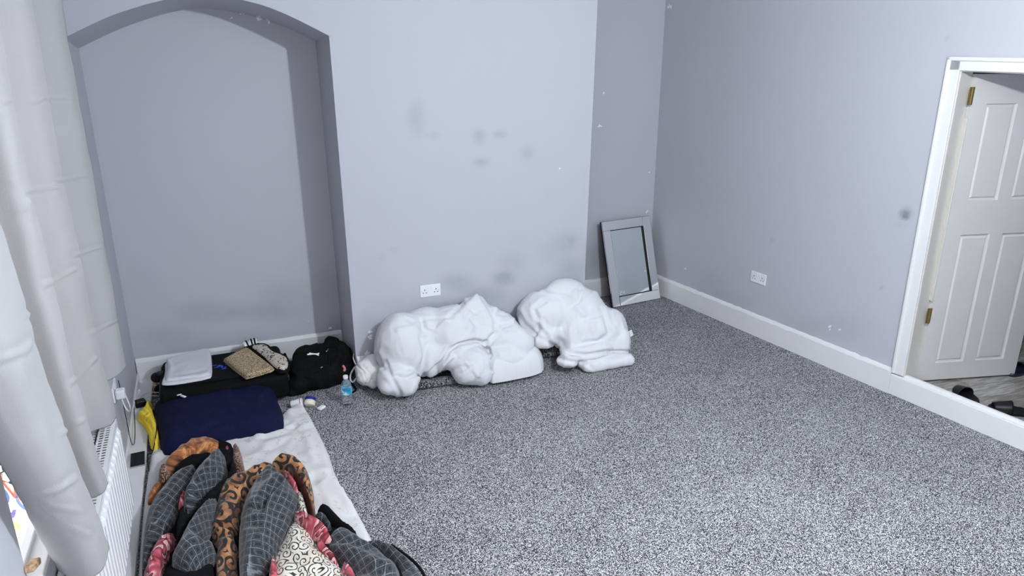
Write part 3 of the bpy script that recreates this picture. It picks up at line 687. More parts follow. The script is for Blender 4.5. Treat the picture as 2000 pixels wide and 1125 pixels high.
# ---- carrier bag
bagm = cloth('white_bag_plastic', (.80,.80,.80), (.72,.70,.68), .35, weave=60)
P6 = lambda *a: [(600+x/6.25, 640+y/6.25) for x, y in a]
bag = empty('carrier_bag', (.98, 4.5, 0), 'crumpled white plastic carrier bag between the black backpack and the duvet', 'bag')
lumps('bag_body', [lump(718, 722, 24, 22, 4.52, .08), lump(728, 708, 18, 16, 4.55, .07), lump(712, 736, 16, 15, 4.48, .07), lump(728, 745, 12, 13, 4.46, .05), lump(740, 730, 16, 20, 4.48, .06)], bagm, bag, voxel=.008, smooth=3,
      creases=[(P6((600, 450), (680, 520), (720, 640), (700, 720)), -.006, .006), (P6((700, 450), (800, 560), (930, 590)), .006, .006), (P6((640, 470), (740, 560), (830, 700)), .005, .005), (P6((860, 400), (900, 520)), -.006, .006)], wr=(.006, 22, 1.4, 1.), ymax=4.627, seed=6.)
hp = smoothpath([atz(694, 716, .10), atz(686, 728, .08), atz(684, 740, .06), atz(689, 746, .045), atz(697, 737, .07), atz(700, 727, .09)])
vs, fs = tube_data(hp, .006, 8); mesh('handle', vs, fs, bagm, bag, True)
tube('handle', smoothpath([atz(697, 700, .12), atz(692, 690, .16), atz(690, 700, .15), atz(695, 712, .12)]), .004, bagm, bag)
# ---- backpack
P7 = lambda *a: [(550+x/7.5, 640+y/7.5) for x, y in a]
bp = empty('backpack', (.55, 4.8, 0), 'black backpack with a white leaping cat emblem lying in the niche corner', 'backpack')
lumps('backpack_body', [lump(600, 705, 28, 30, 4.78, .13), lump(590, 725, 26, 32, 4.70, .10), lump(625, 705, 36, 34, 4.80, .15), lump(655, 700, 34, 34, 4.82, .14), lump(668, 702, 19, 36, 4.78, .12), lump(655, 725, 32, 30, 4.70, .12), lump(620, 735, 44, 28, 4.66, .10), lump(585, 752, 22, 20, 4.62, .07), lump(570, 765, 10, 9, 4.60, .05), lump(648, 668, 14, 12, 4.90, .05)],
      M['black'], bp, voxel=.010, smooth=4, creases=[(P7((690, 300), (690, 440), (700, 540)), -.008, .008), (P7((560, 230), (600, 330), (650, 350)), -.010, .01), (P7((450, 650), (560, 600), (600, 800)), -.008, .010), (P7((120, 600), (220, 700), (420, 720)), .006, .012), (P7((880, 300), (890, 500), (860, 700)), -.010, .010), (P7((250, 520), (400, 500), (520, 560)), .005, .015), (P7((550, 880), (700, 870), (850, 800)), .006, .008)], wr=(.007, 9, 1.4, .8), ymax=5.16, xlim=(.2, .80), seed=21.)
def onmesh(o, px, py, off=.003):
    d = Vector([float(x) for x in ray(px, py)]).normalized(); org = Vector(_C.tolist()); inv = o.matrix_world.inverted() if o.parent is None else Matrix.Identity(4)
    ok, loc, no, _ = o.ray_cast(inv @ org, d)
    if not ok: return None
    return np.array(loc)-np.array(d)*off
bpb = [c for c in COL.objects if c.name == 'backpack_body'][0]
logo = [(375, 385), (400, 378), (412, 362), (425, 368), (470, 375), (515, 376), (553, 365), (552, 376), (520, 388), (545, 402), (545, 414), (500, 395), (465, 393), (420, 398), (378, 402)]
lp = [onmesh(bpb, *P7(p)[0], off=.006) for p in logo]
if all(p is not None for p in lp):
    cdir = np.mean([p-_C for p in lp], 0); cdir /= np.linalg.norm(cdir)
    bm = bmesh.new(); f = [bm.verts.new(tuple(map(float, p))) for p in lp]; b = [bm.verts.new(tuple(map(float, p+cdir*.004))) for p in lp]; bm.faces.new(f); bm.faces.new(b[::-1])
    for i in range(len(f)): bm.faces.new((f[i], b[i], b[(i+1) % len(f)], f[(i+1) % len(f)]))
    bmesh.ops.triangulate(bm, faces=bm.faces); lo = frombm('emblem', bm, M['plastic'], bp); lo['label'] = 'white leaping cat emblem'
def surf(o, pts, r, name, m, parent, off=.004):
    q = [onmesh(o, *p, off=off) for p in pts]; q = [p for p in q if p is not None]
    if len(q) > 1: return tube(name, smoothpath(q, 3), r, m, parent)
surf(bpb, P7((655, 350), (690, 310)), .004, 'zip_pull', M['metal'], bp)
surf(bpb, P7((570, 590), (600, 572)), .004, 'zip_pull', M['metal'], bp)
surf(bpb, P7((690, 320), (690, 400), (695, 470), (700, 540)), .003, 'zip', M['blackplastic'], bp)
pk = surf(bpb, P7((900, 560), (915, 580), (925, 610), (910, 640)), .009, 'pocket_lining', mat('pink_lining', (.55,.20,.20), .8), bp, .002)
tube('strap', smoothpath([atz(555, 690, .16), atz(560, 700, .13), atz(568, 712, .12), atz(578, 716, .14)]), .010, M['black'], bp)
tube('strap', smoothpath([atz(560, 745, .02), atz(570, 760, .012), atz(575, 750, .03), atz(590, 740, .08)]), .009, M['black'], bp)
tube('strap', smoothpath([atz(684, 745, .01), atz(692, 755, .008), atz(695, 762, .008), atz(688, 766, .008)]), .006, M['black'], bp)
# ---- suitcase
scs = empty('suitcase', (-.03, 4.75, 0), 'flat black fabric suitcase lying in the niche behind the navy pillow', 'suitcase')
SX0, SX1, SY0, SY1, SZ = -.415, .335, 4.49, 5.03, .195
bm = bmesh.new(); box_bm(bm, ((SX0+SX1)/2, (SY0+SY1)/2, (SZ+.03)/2), (SX1-SX0, SY1-SY0, SZ-.03), None, .035, 4); frombm('shell', bm, M['black'], scs, True)
bm = bmesh.new(); box_bm(bm, ((SX0+SX1)/2+.01, (SY0+SY1)/2-.01, SZ+.004), (.60, .38, .022), None, .010, 3); frombm('front_pocket', bm, M['black'], scs)
tube('piping', [(SX0+.02, SY0+.02, SZ-.03), (SX1-.02, SY0+.02, SZ-.03), (SX1-.005, SY0+.05, SZ-.03), (SX1-.005, SY1-.04, SZ-.03), (SX1-.03, SY1-.01, SZ-.03), (SX0+.03, SY1-.01, SZ-.03), (SX0+.0, SY1-.04, SZ-.03), (SX0+.0, SY0+.04, SZ-.03)], .006, M['blackplastic'], scs, close=True)
for y, z in ((4.58, .04), (4.93, .04), (4.86, .155)):
    wv_ = lathe('wheel', [(.012, -.014), (.030, -.012), (.034, -.004), (.034, .004), (.030, .012), (.012, .014)], M['blackplastic'], scs, (SX0-.03, y, z), (0, 1, 0), 22)
    box('wheel_housing', (SX0-.004, y, z+.005), (.05, .055, .06), M['blackplastic'], scs, bev=.012)
box('side_handle', ((SX0+SX1)/2, SY0-.005, .11), (.20, .014, .022), M['blackplastic'], scs, bev=.005)
bl_ = mat('blue_print', (.02,.06,.45), .7)
bm = bmesh.new()
for i in range(9):
    c = atz(418+i*3.2+random.uniform(-1, 1), 716+random.uniform(-5, 4), SZ+.0155); box_bm(bm, c, (random.uniform(.012, .03), random.uniform(.008, .02), .002), None, 0)
pr = frombm('printed_mark', bm, bl_, scs); pr['label'] = 'small blue printed mark'
box('zip_tag', atz(358, 774, .18), (.016, .040, .006), M['plastic'], scs, ((.8, .6, 0), (-.6, .8, 0), (0, 0, 1)), .002)
box('zip_tag', atz(350, 771, .182), (.028, .010, .006), M['plastic'], scs, ((.9, .3, 0), (-.3, .9, 0), (0, 0, 1)), .002)
# ---- folded towel on the suitcase
tw_ = empty('towel', atz(365, 715, SZ), 'folded white towel lying on the left end of the black suitcase', 'towel')
ZT = SZ+.016
puff('towel_fold', [(321, 702), (350, 698), (400, 684), (411, 682), (413, 700), (414, 728), (409, 735), (345, 746), (318, 748), (314, 744), (322, 725)], M['towel'], tw_, z0=ZT, h=.014, edge=.009, hz=.02, step=.010, wr=(.0015, 8, 1, 0), rnd=1)
puff('towel_fold', [(324, 698), (352, 692), (395, 679), (410, 679), (412, 700), (412, 722), (408, 731), (350, 738), (325, 742), (320, 738), (326, 715)], M['towel'], tw_, z0=ZT+.012, h=.013, edge=.009, hz=.014, step=.010, wr=(.003, 8, 1, 0), rnd=1,
     creases=[([(325, 700), (335, 715), (330, 738)], .006, .01), ([(345, 720), (350, 738)], -.003, .008), ([(345, 733), (405, 722)], -.003, .008)])
# ---- tan folded cloth and patterned scarf
tan = mat('tan_speckled_weave', (.4,.3,.2), .95); t = NT(tan); v = t.obj(); t.col(t.ramp(t.noise(v, 190, 2, .7), [(.38, (.07,.045,.02)), (.5, (.36,.26,.15)), (.62, (.75,.62,.42))])); t.bump(t.noise(v, 190, 2, .7), .003, .6)
P4 = lambda *a: [(240+x/4.019, 620+y/4.018) for x, y in a]
tc = empty('folded_cloth', atz(485, 705, ZT), 'folded tan speckled woven cloth on the right end of the black suitcase', 'cloth')
puff('cloth_fold', P4((785, 325), (860, 280), (965, 235), (990, 240), (1080, 310), (1190, 390), (1170, 405), (1060, 440), (965, 465), (880, 405)), tan, tc, z0=ZT, h=.022, edge=.012, hz=.02, step=.009, wr=(.001, 9, 1, 0), rnd=0)
puff('cloth_fold', P4((800, 318), (870, 275), (965, 229), (990, 235), (1090, 310), (1180, 380), (1160, 395), (1055, 428), (968, 448), (890, 395)), tan, tc, z0=ZT+.020, h=.018, edge=.012, hz=.018, step=.009, wr=(.001, 9, 1, 0), rnd=0)
sf = mat('cream_lattice_print', (.7,.65,.6), .9); t = NT(sf); v = t.n('ShaderNodeAttribute', attribute_name='pat').outputs['Vector']
mp = t.n('ShaderNodeMapping'); mp.inputs['Rotation'].default_value = (0, 0, .78); mp.inputs['Scale'].default_value = (70, 70, 0); t.l(v, mp.inputs[0])
vo = t.n('ShaderNodeTexVoronoi', distance='CHEBYCHEV'); vo.inputs['Randomness'].default_value = .15; vo.inputs['Scale'].default_value = 1; t.l(mp.outputs[0], vo.inputs['Vector'])
sw = t.math('ABSOLUTE', t.math('SUBTRACT', t.noise(v, 16, 1, .4, dist=1.2), .5)); c_ = t.ramp(vo.outputs['Distance'], [(.25, (.72,.66,.58)), (.42, (.62,.55,.47)), (.5, (.30,.24,.2))])
t.col(t.mix(t.math('LESS_THAN', sw, .018), c_, (.01,.01,.01)))
scf = empty('scarf', atz(528, 695, ZT), 'cream and black patterned scarf with fringe behind the tan cloth', 'scarf')
puff('scarf_border', P4((935, 225), (990, 190), (1060, 200), (1145, 203), (1190, 255), (1290, 292), (1315, 330), (1310, 395), (1280, 415), (1215, 420), (1190, 395), (1080, 315), (990, 245)), M['black'], scf, z0=ZT-.004, h=.030, edge=.025, hz=.022, step=.008, wr=(.001, 10, 1, 0))
puff('scarf_panel', P4((1000, 220), (1060, 212), (1130, 208), (1170, 262), (1280, 300), (1298, 340), (1290, 385), (1255, 398), (1200, 385), (1120, 310), (1050, 255)), sf, scf, z0=ZT+.018, h=.022, edge=.02, hz=.016, step=.008, wr=(.002, 10, 1, 0), pat=.3)
frm = mat('fringe_yarn', (.80,.78,.76), .9)
for i in range(9):
    a = atz(*P4((960+i*11, 226-i*3))[0], ZT+.03); b = atz(*P4((938+i*13, 196-i*5+random.uniform(-5, 5)))[0], ZT+.032)
    tube('tassel', [a, (a+b)/2+np.array([0, 0, .004]), b], [.006, .007, .005], M['black'] if i in (2, 5, 7) else frm, scf, 6)
# ---- navy pillow
pw = empty('pillow', (-.1, 4.35, .04), 'plump navy blue pillow at the head of the floor mattress', 'pillow')
puff('pillow_case', P4((222, 672), (300, 665), (500, 640), (640, 620), (760, 580), (900, 535), (1080, 500), (1170, 498), (1200, 520), (1215, 640), (1250, 690), (1262, 780), (1258, 830), (1150, 860), (1000, 885), (850, 905), (700, 960), (560, 985), (400, 1022), (290, 1020), (270, 900), (250, 790)), M['navy'], pw, z0=.035, h=.125, edge=.15, hz=.055, step=.012, wr=(.006, 6, 1.5, .2), xmin=-.487,
     creases=[(P4((600, 930), (700, 850), (820, 810), (900, 850)), -.010, .014), (P4((860, 560), (870, 650), (880, 700)), -.006, .014), (P4((700, 650), (760, 700), (720, 740)), .007, .014), (P4((950, 860), (1080, 800), (1200, 810), (1260, 790)), -.010, .014), (P4((1150, 870), (1200, 800), (1250, 720)), .008, .014), (P4((330, 700), (480, 720), (600, 700)), .004, .02), (P4((640, 960), (700, 900), (800, 880)), -.008, .012), (P4((950, 600), (1050, 620), (1150, 560)), .006, .02), (P4((300, 980), (420, 900), (560, 880)), .006, .02)])
# ---- mattress with sheet
shm = mat('floral_sheet', (.8,.78,.76), .85); t = NT(shm); v = t.obj()
n1 = t.noise(v, 16, 3, .6); n2 = t.noise(v, 38, 2, .5); f = t.math('MULTIPLY', t.math('GREATER_THAN', n1, .57), t.math('GREATER_THAN', n2, .55))
c_ = t.mix(t.noise(v, 3, 3, .5), (.80,.79,.79), (.70,.68,.66)); hue = t.ramp(t.noise(v, 7, 1, .5), [(.4, (.62,.48,.36)), (.6, (.52,.50,.50))])
t.col(t.mix(t.math('MULTIPLY', f, .5), c_, hue)); t.bump(t.noise(v, 30, 4, .6), .004, .6)
mt = empty('floor_mattress', (0, 3.6, 0), 'thin floor mattress under a creased white floral sheet beside the left wall', 'mattress')
puff('sheet', [(296, 870), (320, 850), (420, 830), (500, 800), (548, 812), (566, 798), (584, 781), (598, 796), (612, 820), (640, 875), (655, 925), (688, 975), (730, 1055), (752, 1110), (790, 1230), (820, 1330), (250, 1330), (268, 1120), (276, 1000), (290, 905)], shm, mt, z0=.0, h=.045, edge=.03, hz=.03, step=.016, wr=(.010, 6, 1.8, .4), xmin=-.486,
     creases=[([(560, 800), (600, 850), (610, 900)], .008, .02), ([(470, 860), (520, 880), (560, 860)], -.006, .015), ([(560, 930), (600, 960), (650, 980)], .007, .02), ([(500, 850), (540, 845), (570, 830)], .008, .012), ([(610, 930), (640, 1000)], -.006, .012), ([(560, 880), (590, 910), (640, 920)], .008, .02)])
# ---- yellow cloth on the pipe cover
P5 = lambda *a: [(230+x/5.62, 740+y/5.625) for x, y in a]
yc = empty('yellow_cloth', (-.5, 4.35, .03), 'bright yellow cloth draped between the pipe cover and the navy pillow', 'cloth')
puff('cloth_body', P5((200, 410), (250, 370), (300, 290), (345, 258), (385, 262), (370, 300), (400, 380), (430, 470), (445, 560), (465, 640), (462, 720), (430, 745), (370, 745), (335, 650), (330, 560), (290, 500), (265, 450)), M['yellow'], yc, z0=.033, h=.06, edge=.03, hz=.03, step=.007, wr=(.005, 18, 1.6, 1.2), xmin=-.587,
     creases=[(P5((240, 400), (300, 440), (360, 500), (390, 600), (385, 740)), -.012, .008), (P5((300, 330), (360, 400), (410, 500)), .010, .010), (P5((225, 430), (300, 470), (330, 540)), .008, .008), (P5((420, 500), (430, 600), (420, 700)), .006, .006)])
# ---- phone, charger brick, cables
ph = empty('smartphone', atz(268, 896, .033), 'black smartphone lying face up on the white pipe cover', 'phone')
q = [np.array(atz(*p, .040)) for p in ((255, 882), (283, 877), (278, 912), (259, 916))]
pc = (q[0]+q[1]+q[2]+q[3])/4; py_ = ((q[0]-q[3])+(q[1]-q[2]))/2; py_ /= np.linalg.norm(py_); pyaw = py_; pxa = np.cross(pyaw, (0, 0, 1))
axp = (tuple(pxa), tuple(pyaw), (0, 0, 1))
pc = np.array([pc[0], pc[1], .0]); 
box('phone_body', pc+np.array([0, 0, .0365]), (.074, .155, .008), M['metal'], ph, axp, .003, 3)
box('screen', pc+np.array([0, 0, .0408]), (.069, .149, .0012), M['glass_black'], ph, axp, .0004)
cb = empty('power_adapter', atz(272, 787, .035), 'small black power adapter lying on the pipe cover above the yellow cloth', 'adapter')
c = atz(274, 787, .055); box('adapter_body', (c[0], c[1], .055), (.062, .05, .042), M['blackplastic'], cb, ((.95, .3, 0), (-.3, .95, 0), (0, 0, 1)), .007)
box('adapter_prongs', (c[0]-.04, c[1]-.02, .052), (.03, .02, .02), M['blackplastic'], cb, ((.95, .3, 0), (-.3, .95, 0), (0, 0, 1)), .003)
def cable(pts, r, label, m=None):
    o = tube('cable', smoothpath(pts, 5), r, m or M['blackplastic']); tag(o, label, 'cable'); return o
cable([atz(304, 812, .16), atz(306, 835, .13), atz(302, 865, .08), atz(297, 884, .05), atz(290, 886, .04), atz(288, 890, .034), atz(290, 910, .012), atz(292, 925, .01), atz(293, 945, .01)], .0028, 'thin black cable running over the yellow cloth and down beside the pipe cover')
cable([(XL+.006, 4.28, .42), (XL+.02, 4.20, .22), (XL+.03, 4.14, .10), (XL+.035, 4.22, .05), (XL+.03, 4.4, .06), (XL+.02, 4.55, .08), atz(262, 790, .06)], .0022, 'thin dark cable hanging on the left wall beside the radiator')
cable([atz(268, 780, .037), atz(285, 768, .037), atz(300, 766, .06), atz(313, 768, .06), atz(312, 773, .05), atz(297, 773, .04), atz(285, 776, .037)], .0024, 'pale looped cable beside the left end of the suitcase', M['plastic'])
wb_ = box('wood_block', atz(302, 762, .02)+np.array([0.01, 0, .02]), (.022, .10, .07), wood, None, ((1, 0, 0), (0, 1, 0), (0, 0, 1)), .003); tag(wb_, 'small piece of raw brown wood standing by the suitcase wheel', 'wood')
# ---- water bottle
cl = mat('clear_pet', (.93,.97,1.), .04, **{'Transmission Weight': .92, 'IOR': 1.18, 'Specular IOR Level': .8})
bo = atz(679, 789, 0.); bt = empty('water_bottle', bo, 'clear plastic water bottle with white cap and blue label standing on the carpet', 'bottle')
prof = [(.020, 0), (.030, .002), (.032, .010), (.031, .030), (.0325, .036), (.031, .042), (.0325, .048), (.031, .054), (.0325, .060), (.032, .07), (.0325, .075), (.0325, .120), (.032, .126), (.0325, .132), (.029, .148), (.018, .168), (.0125, .178), (.0125, .186)]
lathe('bottle_body', prof, cl, bt, bo)
lb_ = mat('cyan_label', (.02,.30,.50), .4); t = NT(lb_); v = t.obj(); t.col(t.ramp(t.noise(v, 26, 2, .5), [(.42, (.01,.22,.42)), (.52, (.05,.50,.72)), (.62, (.80,.88,.95))]))
lathe('bottle_label', [(.0329, .078), (.0333, .079), (.0333, .118), (.0329, .119)], lb_, bt, bo)
lathe('bottle_cap', [(.0152, .181), (.0158, .183), (.0158, .197), (.0145, .200)], M['plastic'], bt, bo)
# ---- toiletries
jm = mat('cream_jar_plastic', (.78,.74,.60), .35); bm_ = mat('blue_jar_lid', (.01,.02,.22), .3)
c = atz(608, 795, .0); e = empty('cream_jar', c, 'round cream jar with navy blue lid tipped on the carpet by the bottle', 'jar')
axj = Vector((.25, .55, .55)).normalized(); c3 = (c[0]-.004, c[1]+.012, .030)
lathe('jar_body', [(.018, -.026), (.031, -.022), (.034, -.012), (.034, .006), (.031, .010)], jm, e, c3, axj)
lathe('jar_lid', [(.031, .010), (.035, .011), (.035, .026), (.032, .030), (.001, .0305)], bm_, e, c3, axj)
a_, b_ = Vector((1, 0, 0)), axj.cross(Vector((1, 0, 0))); 
box('lid_print', Vector(c3)+axj*.0309, (.034, .014, .0012), mat('pale_blue_print', (.45,.50,.8), .4), e, (tuple((a_-axj*a_.dot(axj)).normalized()), tuple(axj.cross((a_-axj*a_.dot(axj)).normalized())), tuple(axj)), 0)
c = atz(628, 796, .012); e = empty('jar_cap', (c[0], c[1], 0), 'small rounded white plastic cap lying on the carpet beside the cream jar', 'cap')
box('cap_body', (c[0], c[1], .011), (.052, .034, .02), M['plastic'], e, ((.8, .6, 0), (-.6, .8, 0), (0, 0, 1)), .009, 4)
c = atz(581, 790, .022); e = empty('white_tub', (c[0], c[1], 0), 'white plastic tub with a thin red rim lying at the sheet corner', 'tub')
lathe('tub_body', [(.020, -.040), (.025, -.036), (.027, .0), (.028, .020)], M['plastic'], e, (c[0], c[1], .03), (.85, -.25, .18))
lathe('tub_rim', [(.028, .020), (.0295, .021), (.0295, .024), (.028, .025)], mat('red_rim', (.45,.05,.04), .4), e, (c[0], c[1], .03), (.85, -.25, .18))
lathe('tub_lid', [(.028, .025), (.028, .032), (.024, .034), (.001, .034)], M['plastic'], e, (c[0], c[1], .03), (.85, -.25, .18))

# ---- patterned blanket
def pv(t): return t.n('ShaderNodeAttribute', attribute_name='pat').outputs['Vector']
def lattice():
    m = mat('grey_diamond_plush', (.1,.1,.1), .85, **{'Sheen Weight': .35, 'Sheen Roughness': .4}); t = NT(m); v = pv(t)
    d = t.n('ShaderNodeVectorMath', operation='ADD'); nn = t.n('ShaderNodeVectorMath', operation='SCALE'); t.l(t.noise(v, 9, 2, .5, out='Color'), nn.inputs[0]); nn.inputs['Scale'].default_value = .02
    t.l(v, d.inputs[0]); t.l(nn.outputs[0], d.inputs[1])
    mp = t.n('ShaderNodeMapping'); mp.inputs['Rotation'].default_value = (0, 0, .62); mp.inputs['Scale'].default_value = (22, 22, 0); t.l(d.outputs[0], mp.inputs[0])
    sp = t.n('ShaderNodeSeparateXYZ'); t.l(mp.outputs[0], sp.inputs[0])
    a = t.math('ABSOLUTE', t.math('SUBTRACT', t.math('FRACT', sp.outputs[0]), .5)); b = t.math('ABSOLUTE', t.math('SUBTRACT', t.math('FRACT', sp.outputs[1]), .5))
    mx = t.math('MAXIMUM', a, b)     # 0 at the cell centre, .5 on the lattice line
    wob = t.math('MULTIPLY', t.math('SUBTRACT', t.noise(v, 70, 2, .6), .5), .16)
    c = t.ramp(t.math('ADD', mx, wob), [(.0, (.004,.005,.009)), (.20, (.006,.008,.013)), (.27, (.085,.095,.105)), (.33, (.012,.014,.019)), (.42, (.020,.023,.028)), (.50, (.24,.265,.29))])
    c = t.mix(t.math('MULTIPLY', t.noise(v, 6, 3, .6), .5), c, (.018,.022,.027))
    t.col(c); t.bump(t.noise(t.obj(), 160, 2, .6), .003, .5); return m
def scroll(name, ink, ground, scale=17, ground2=None, w=.30, turns=13.):
    m = mat(name, ground, .8, **{'Sheen Weight': .2}); t = NT(m); v = pv(t)
    vo = t.n('ShaderNodeTexVoronoi'); vo.inputs['Scale'].default_value = scale; vo.inputs['Randomness'].default_value = .75; t.l(v, vo.inputs['Vector']); vo.voronoi_dimensions = '2D'
    sb = t.n('ShaderNodeVectorMath', operation='SUBTRACT'); t.l(v, sb.inputs[0]); t.l(vo.outputs['Position'], sb.inputs[1]); sp = t.n('ShaderNodeSeparateXYZ'); t.l(sb.outputs[0], sp.inputs[0])
    th = t.math('ARCTAN2', sp.outputs[1], sp.outputs[0]); r = vo.outputs['Distance']
    cs = t.n('ShaderNodeSeparateColor'); t.l(vo.outputs['Color'], cs.inputs[0])
    sg = t.math('SUBTRACT', t.math('MULTIPLY', t.math('GREATER_THAN', cs.outputs[0], .5), 2), 1)
    s = t.math('SINE', t.math('ADD', t.math('MULTIPLY', th, sg), t.math('ADD', t.math('MULTIPLY', r, turns), t.math('MULTIPLY', cs.outputs[1], 6.))))
    s = t.math('ADD', s, t.math('MULTIPLY', t.math('SUBTRACT', t.noise(v, scale*2.2, 2, .5), .5), 1.2))
    lin = t.math('GREATER_THAN', s, 1-w*2)
    g = t.mix(t.ramp(t.noise(v, 8, 3, .6), [(.38, (0,0,0)), (.62, (1,1,1))]), ground, ground2 or ground)
    t.col(t.mix(lin, g, ink)); t.bump(t.noise(t.obj(), 160, 2, .6), .003, .4); return m
def petals():
    m = mat('red_flower_plush', (.5,.1,.12), .8, **{'Sheen Weight': .2}); t = NT(m); v = pv(t)
    wv = t.math('FRACT', t.math('MULTIPLY', t.noise(v, 10, 1.5, .5, dist=1.2), 5.0))
    t.col(t.ramp(wv, [(.0, (.02,.005,.008)), (.12, (.10,.012,.02)), (.35, (.42,.04,.07)), (.65, (.60,.12,.16)), (.9, (.80,.45,.44))])); t.bump(t.noise(t.obj(), 160, 2, .6), .003, .4); return m
def orange():
    m = mat('orange_brown_plush', (.4,.17,.05), .8, **{'Sheen Weight': .25}); t = NT(m); v = pv(t)
    t.col(t.ramp(t.noise(v, 11, 4, .6, dist=1.5), [(.34, (.03,.009,.004)), (.44, (.22,.065,.018)), (.54, (.48,.17,.045)), (.68, (.78,.42,.18))])); t.bump(t.noise(t.obj(), 160, 2, .6), .003, .4); return m
G_, BR = lattice(), scroll('brown_scroll_plush', (.006,.004,.004), (.13,.035,.012), 10, (.60,.28,.11), .42, 13.)
CRM = scroll('cream_scroll_plush', (.012,.011,.011), (.84,.80,.72), 17, (.72,.65,.52), .20, 16.)
DK = scroll('dark_brown_swirl_plush', (.012,.006,.005), (.20,.09,.05), 24, (.45,.25,.16), .45, 15.)
RED, ORG = petals(), orange(); BIND = cloth('black_velvet_binding', (.004,.004,.005), (.007,.007,.008), .9); BRN = cloth('dark_brown_piping', (.06,.018,.010), (.04,.012,.008), .7)
blk = empty('blanket', (0, 3.2, .04), 'crumpled plush blanket with grey diamond, orange and floral patterns heaped on the floor mattress', 'blanket')
def lobe(name, pts, m, z0, h, edge=.06, pat=0., wr=(.013, 8, 1.7, .5), cr=(), rnd=1, step=.012, label=None, hz=None):
    o = puff(name, [Z4(*p) for p in pts], m, blk, z0=z0, h=h*.82, edge=edge, step=step, pat=pat, wr=wr, rnd=rnd, hz=hz, xmin=-.484, creases=[([Z4(*p) for p in c[0]], c[1], c[2]) for c in cr], seed=z0*50+pat)
    if label: o['label'] = label
    return o
lobe('blanket_underside', [(60, 1300), (60, 800), (100, 560), (170, 420), (330, 300), (560, 210), (680, 290), (720, 330), (860, 300), (1150, 320), (1200, 560), (1400, 660), (1650, 800), (1850, 960), (1960, 1150), (1900, 1300)], BIND, .035, .045, label='black velvet underside')
lobe('orange_fold', [(100, 520), (85, 470), (120, 400), (170, 350), (230, 330), (240, 370), (170, 440), (130, 500)], ORG, .035, .06, .04, .2, label='orange brown plush fold')
lobe('orange_fold', [(165, 320), (200, 235), (270, 160), (360, 100), (460, 72), (540, 78), (600, 90), (640, 130), (560, 190), (470, 205), (380, 215), (300, 250), (250, 320), (205, 355), (170, 350)], ORG, .04, .13, .09, .9, label='orange brown plush fold')
lobe('dark_scroll_fold', [(160, 300), (200, 245), (250, 260), (255, 320), (205, 360), (170, 345)], DK, .06, .12, .05, .9)
lobe('dark_scroll_fold', [(660, 105), (700, 98), (730, 140), (742, 200), (752, 260), (735, 288), (690, 292), (655, 260)], DK, .04, .10, .05, .4)
lobe('black_binding', [(250, 320), (300, 250), (380, 205), (480, 185), (560, 180), (545, 110), (560, 82), (640, 88), (690, 120), (690, 290), (600, 300), (430, 300), (280, 330)], BIND, .05, .10, .05)
lobe('coral_petal', [(615, 108), (632, 96), (645, 108), (640, 130), (622, 132)], RED, .12, .035, .02, .2)
lobe('coral_petal', [(555, 148), (568, 136), (588, 142), (588, 158), (568, 162)], RED, .12, .035, .02, .2)
lobe('diamond_fold', [(50, 960), (48, 800), (75, 600), (110, 500), (170, 420), (240, 345), (320, 285), (420, 250), (470, 270), (400, 400), (350, 480), (300, 560), (285, 650), (200, 730), (140, 800), (100, 900), (60, 1150), (40, 1150)], G_, .04, .14, .10, .1,
     cr=[(((240, 480), (180, 600), (160, 720)), -.014, .02), (((300, 330), (220, 430), (150, 560), (110, 700)), .010, .03)], label='grey diamond patterned plush fold')
lobe('flower_fold', [(40, 1150), (60, 983), (90, 890), (130, 795), (200, 735), (300, 700), (290, 790), (250, 860), (210, 930), (190, 1150)], RED, .05, .11, .06, .6, label='red floral plush fold')
lobe('diamond_fold', [(330, 440), (355, 390), (400, 310), (450, 250), (530, 180), (600, 150), (632, 175), (630, 265), (600, 330), (540, 390), (450, 450), (400, 510), (368, 600), (345, 560), (330, 500)], G_, .09, .15, .09, .8,
     cr=[(((600, 180), (540, 280), (440, 340), (390, 430)), -.014, .018), (((610, 300), (560, 240), (500, 220)), .010, .015)], label='grey diamond patterned plush fold')
lobe('coral_petal', [(310, 450), (350, 395), (362, 400), (350, 470), (320, 500), (300, 520)], RED, .12, .06, .03, 1.)
lobe('black_binding', [(285, 640), (300, 560), (345, 520), (375, 600), (400, 560), (470, 480), (560, 400), (640, 330), (655, 180), (690, 200), (690, 320), (640, 370), (590, 430), (480, 530), (400, 620), (350, 690), (320, 760), (270, 860), (200, 930), (230, 860), (285, 790)], BIND, .10, .12, .05)
lobe('diamond_fold', [(235, 880), (290, 790), (340, 690), (400, 600), (470, 530), (545, 455), (575, 440), (565, 500), (545, 570), (512, 650), (492, 720), (470, 760), (540, 740), (560, 800), (530, 860), (480, 920), (400, 958), (330, 958), (280, 930)], G_, .09, .16, .09, 1.1,
     cr=[(((490, 720), (440, 820), (370, 920)), -.018, .014), (((520, 500), (430, 620), (360, 760), (320, 900)), .012, .03)], label='grey diamond patterned plush fold')
lobe('black_binding', [(170, 1200), (200, 930), (250, 870), (290, 930), (400, 965), (500, 930), (560, 860), (580, 1200)], BIND, .05, .10, .06)
lobe('brown_scroll_fold', [(560, 450), (600, 380), (660, 335), (740, 305), (860, 256), (950, 225), (960, 270), (860, 330), (790, 400), (745, 470), (720, 560), (710, 700), (600, 690), (510, 680), (540, 600)], BR, .05, .15, .10, .5,
     cr=[(((560, 560), (640, 620), (720, 630)), -.014, .015), (((740, 330), (790, 380)), -.016, .012), (((620, 350), (560, 460), (540, 560)), .01, .02)], label='orange fold with black scrollwork')
lobe('brown_scroll_fold', [(500, 690), (600, 680), (710, 690), (720, 1200), (560, 1200), (545, 900), (560, 780)], BR, .04, .13, .08, 1.4, cr=[(((700, 720), (600, 760), (560, 880), (600, 980)), .016, .016)], label='orange fold with black scrollwork')
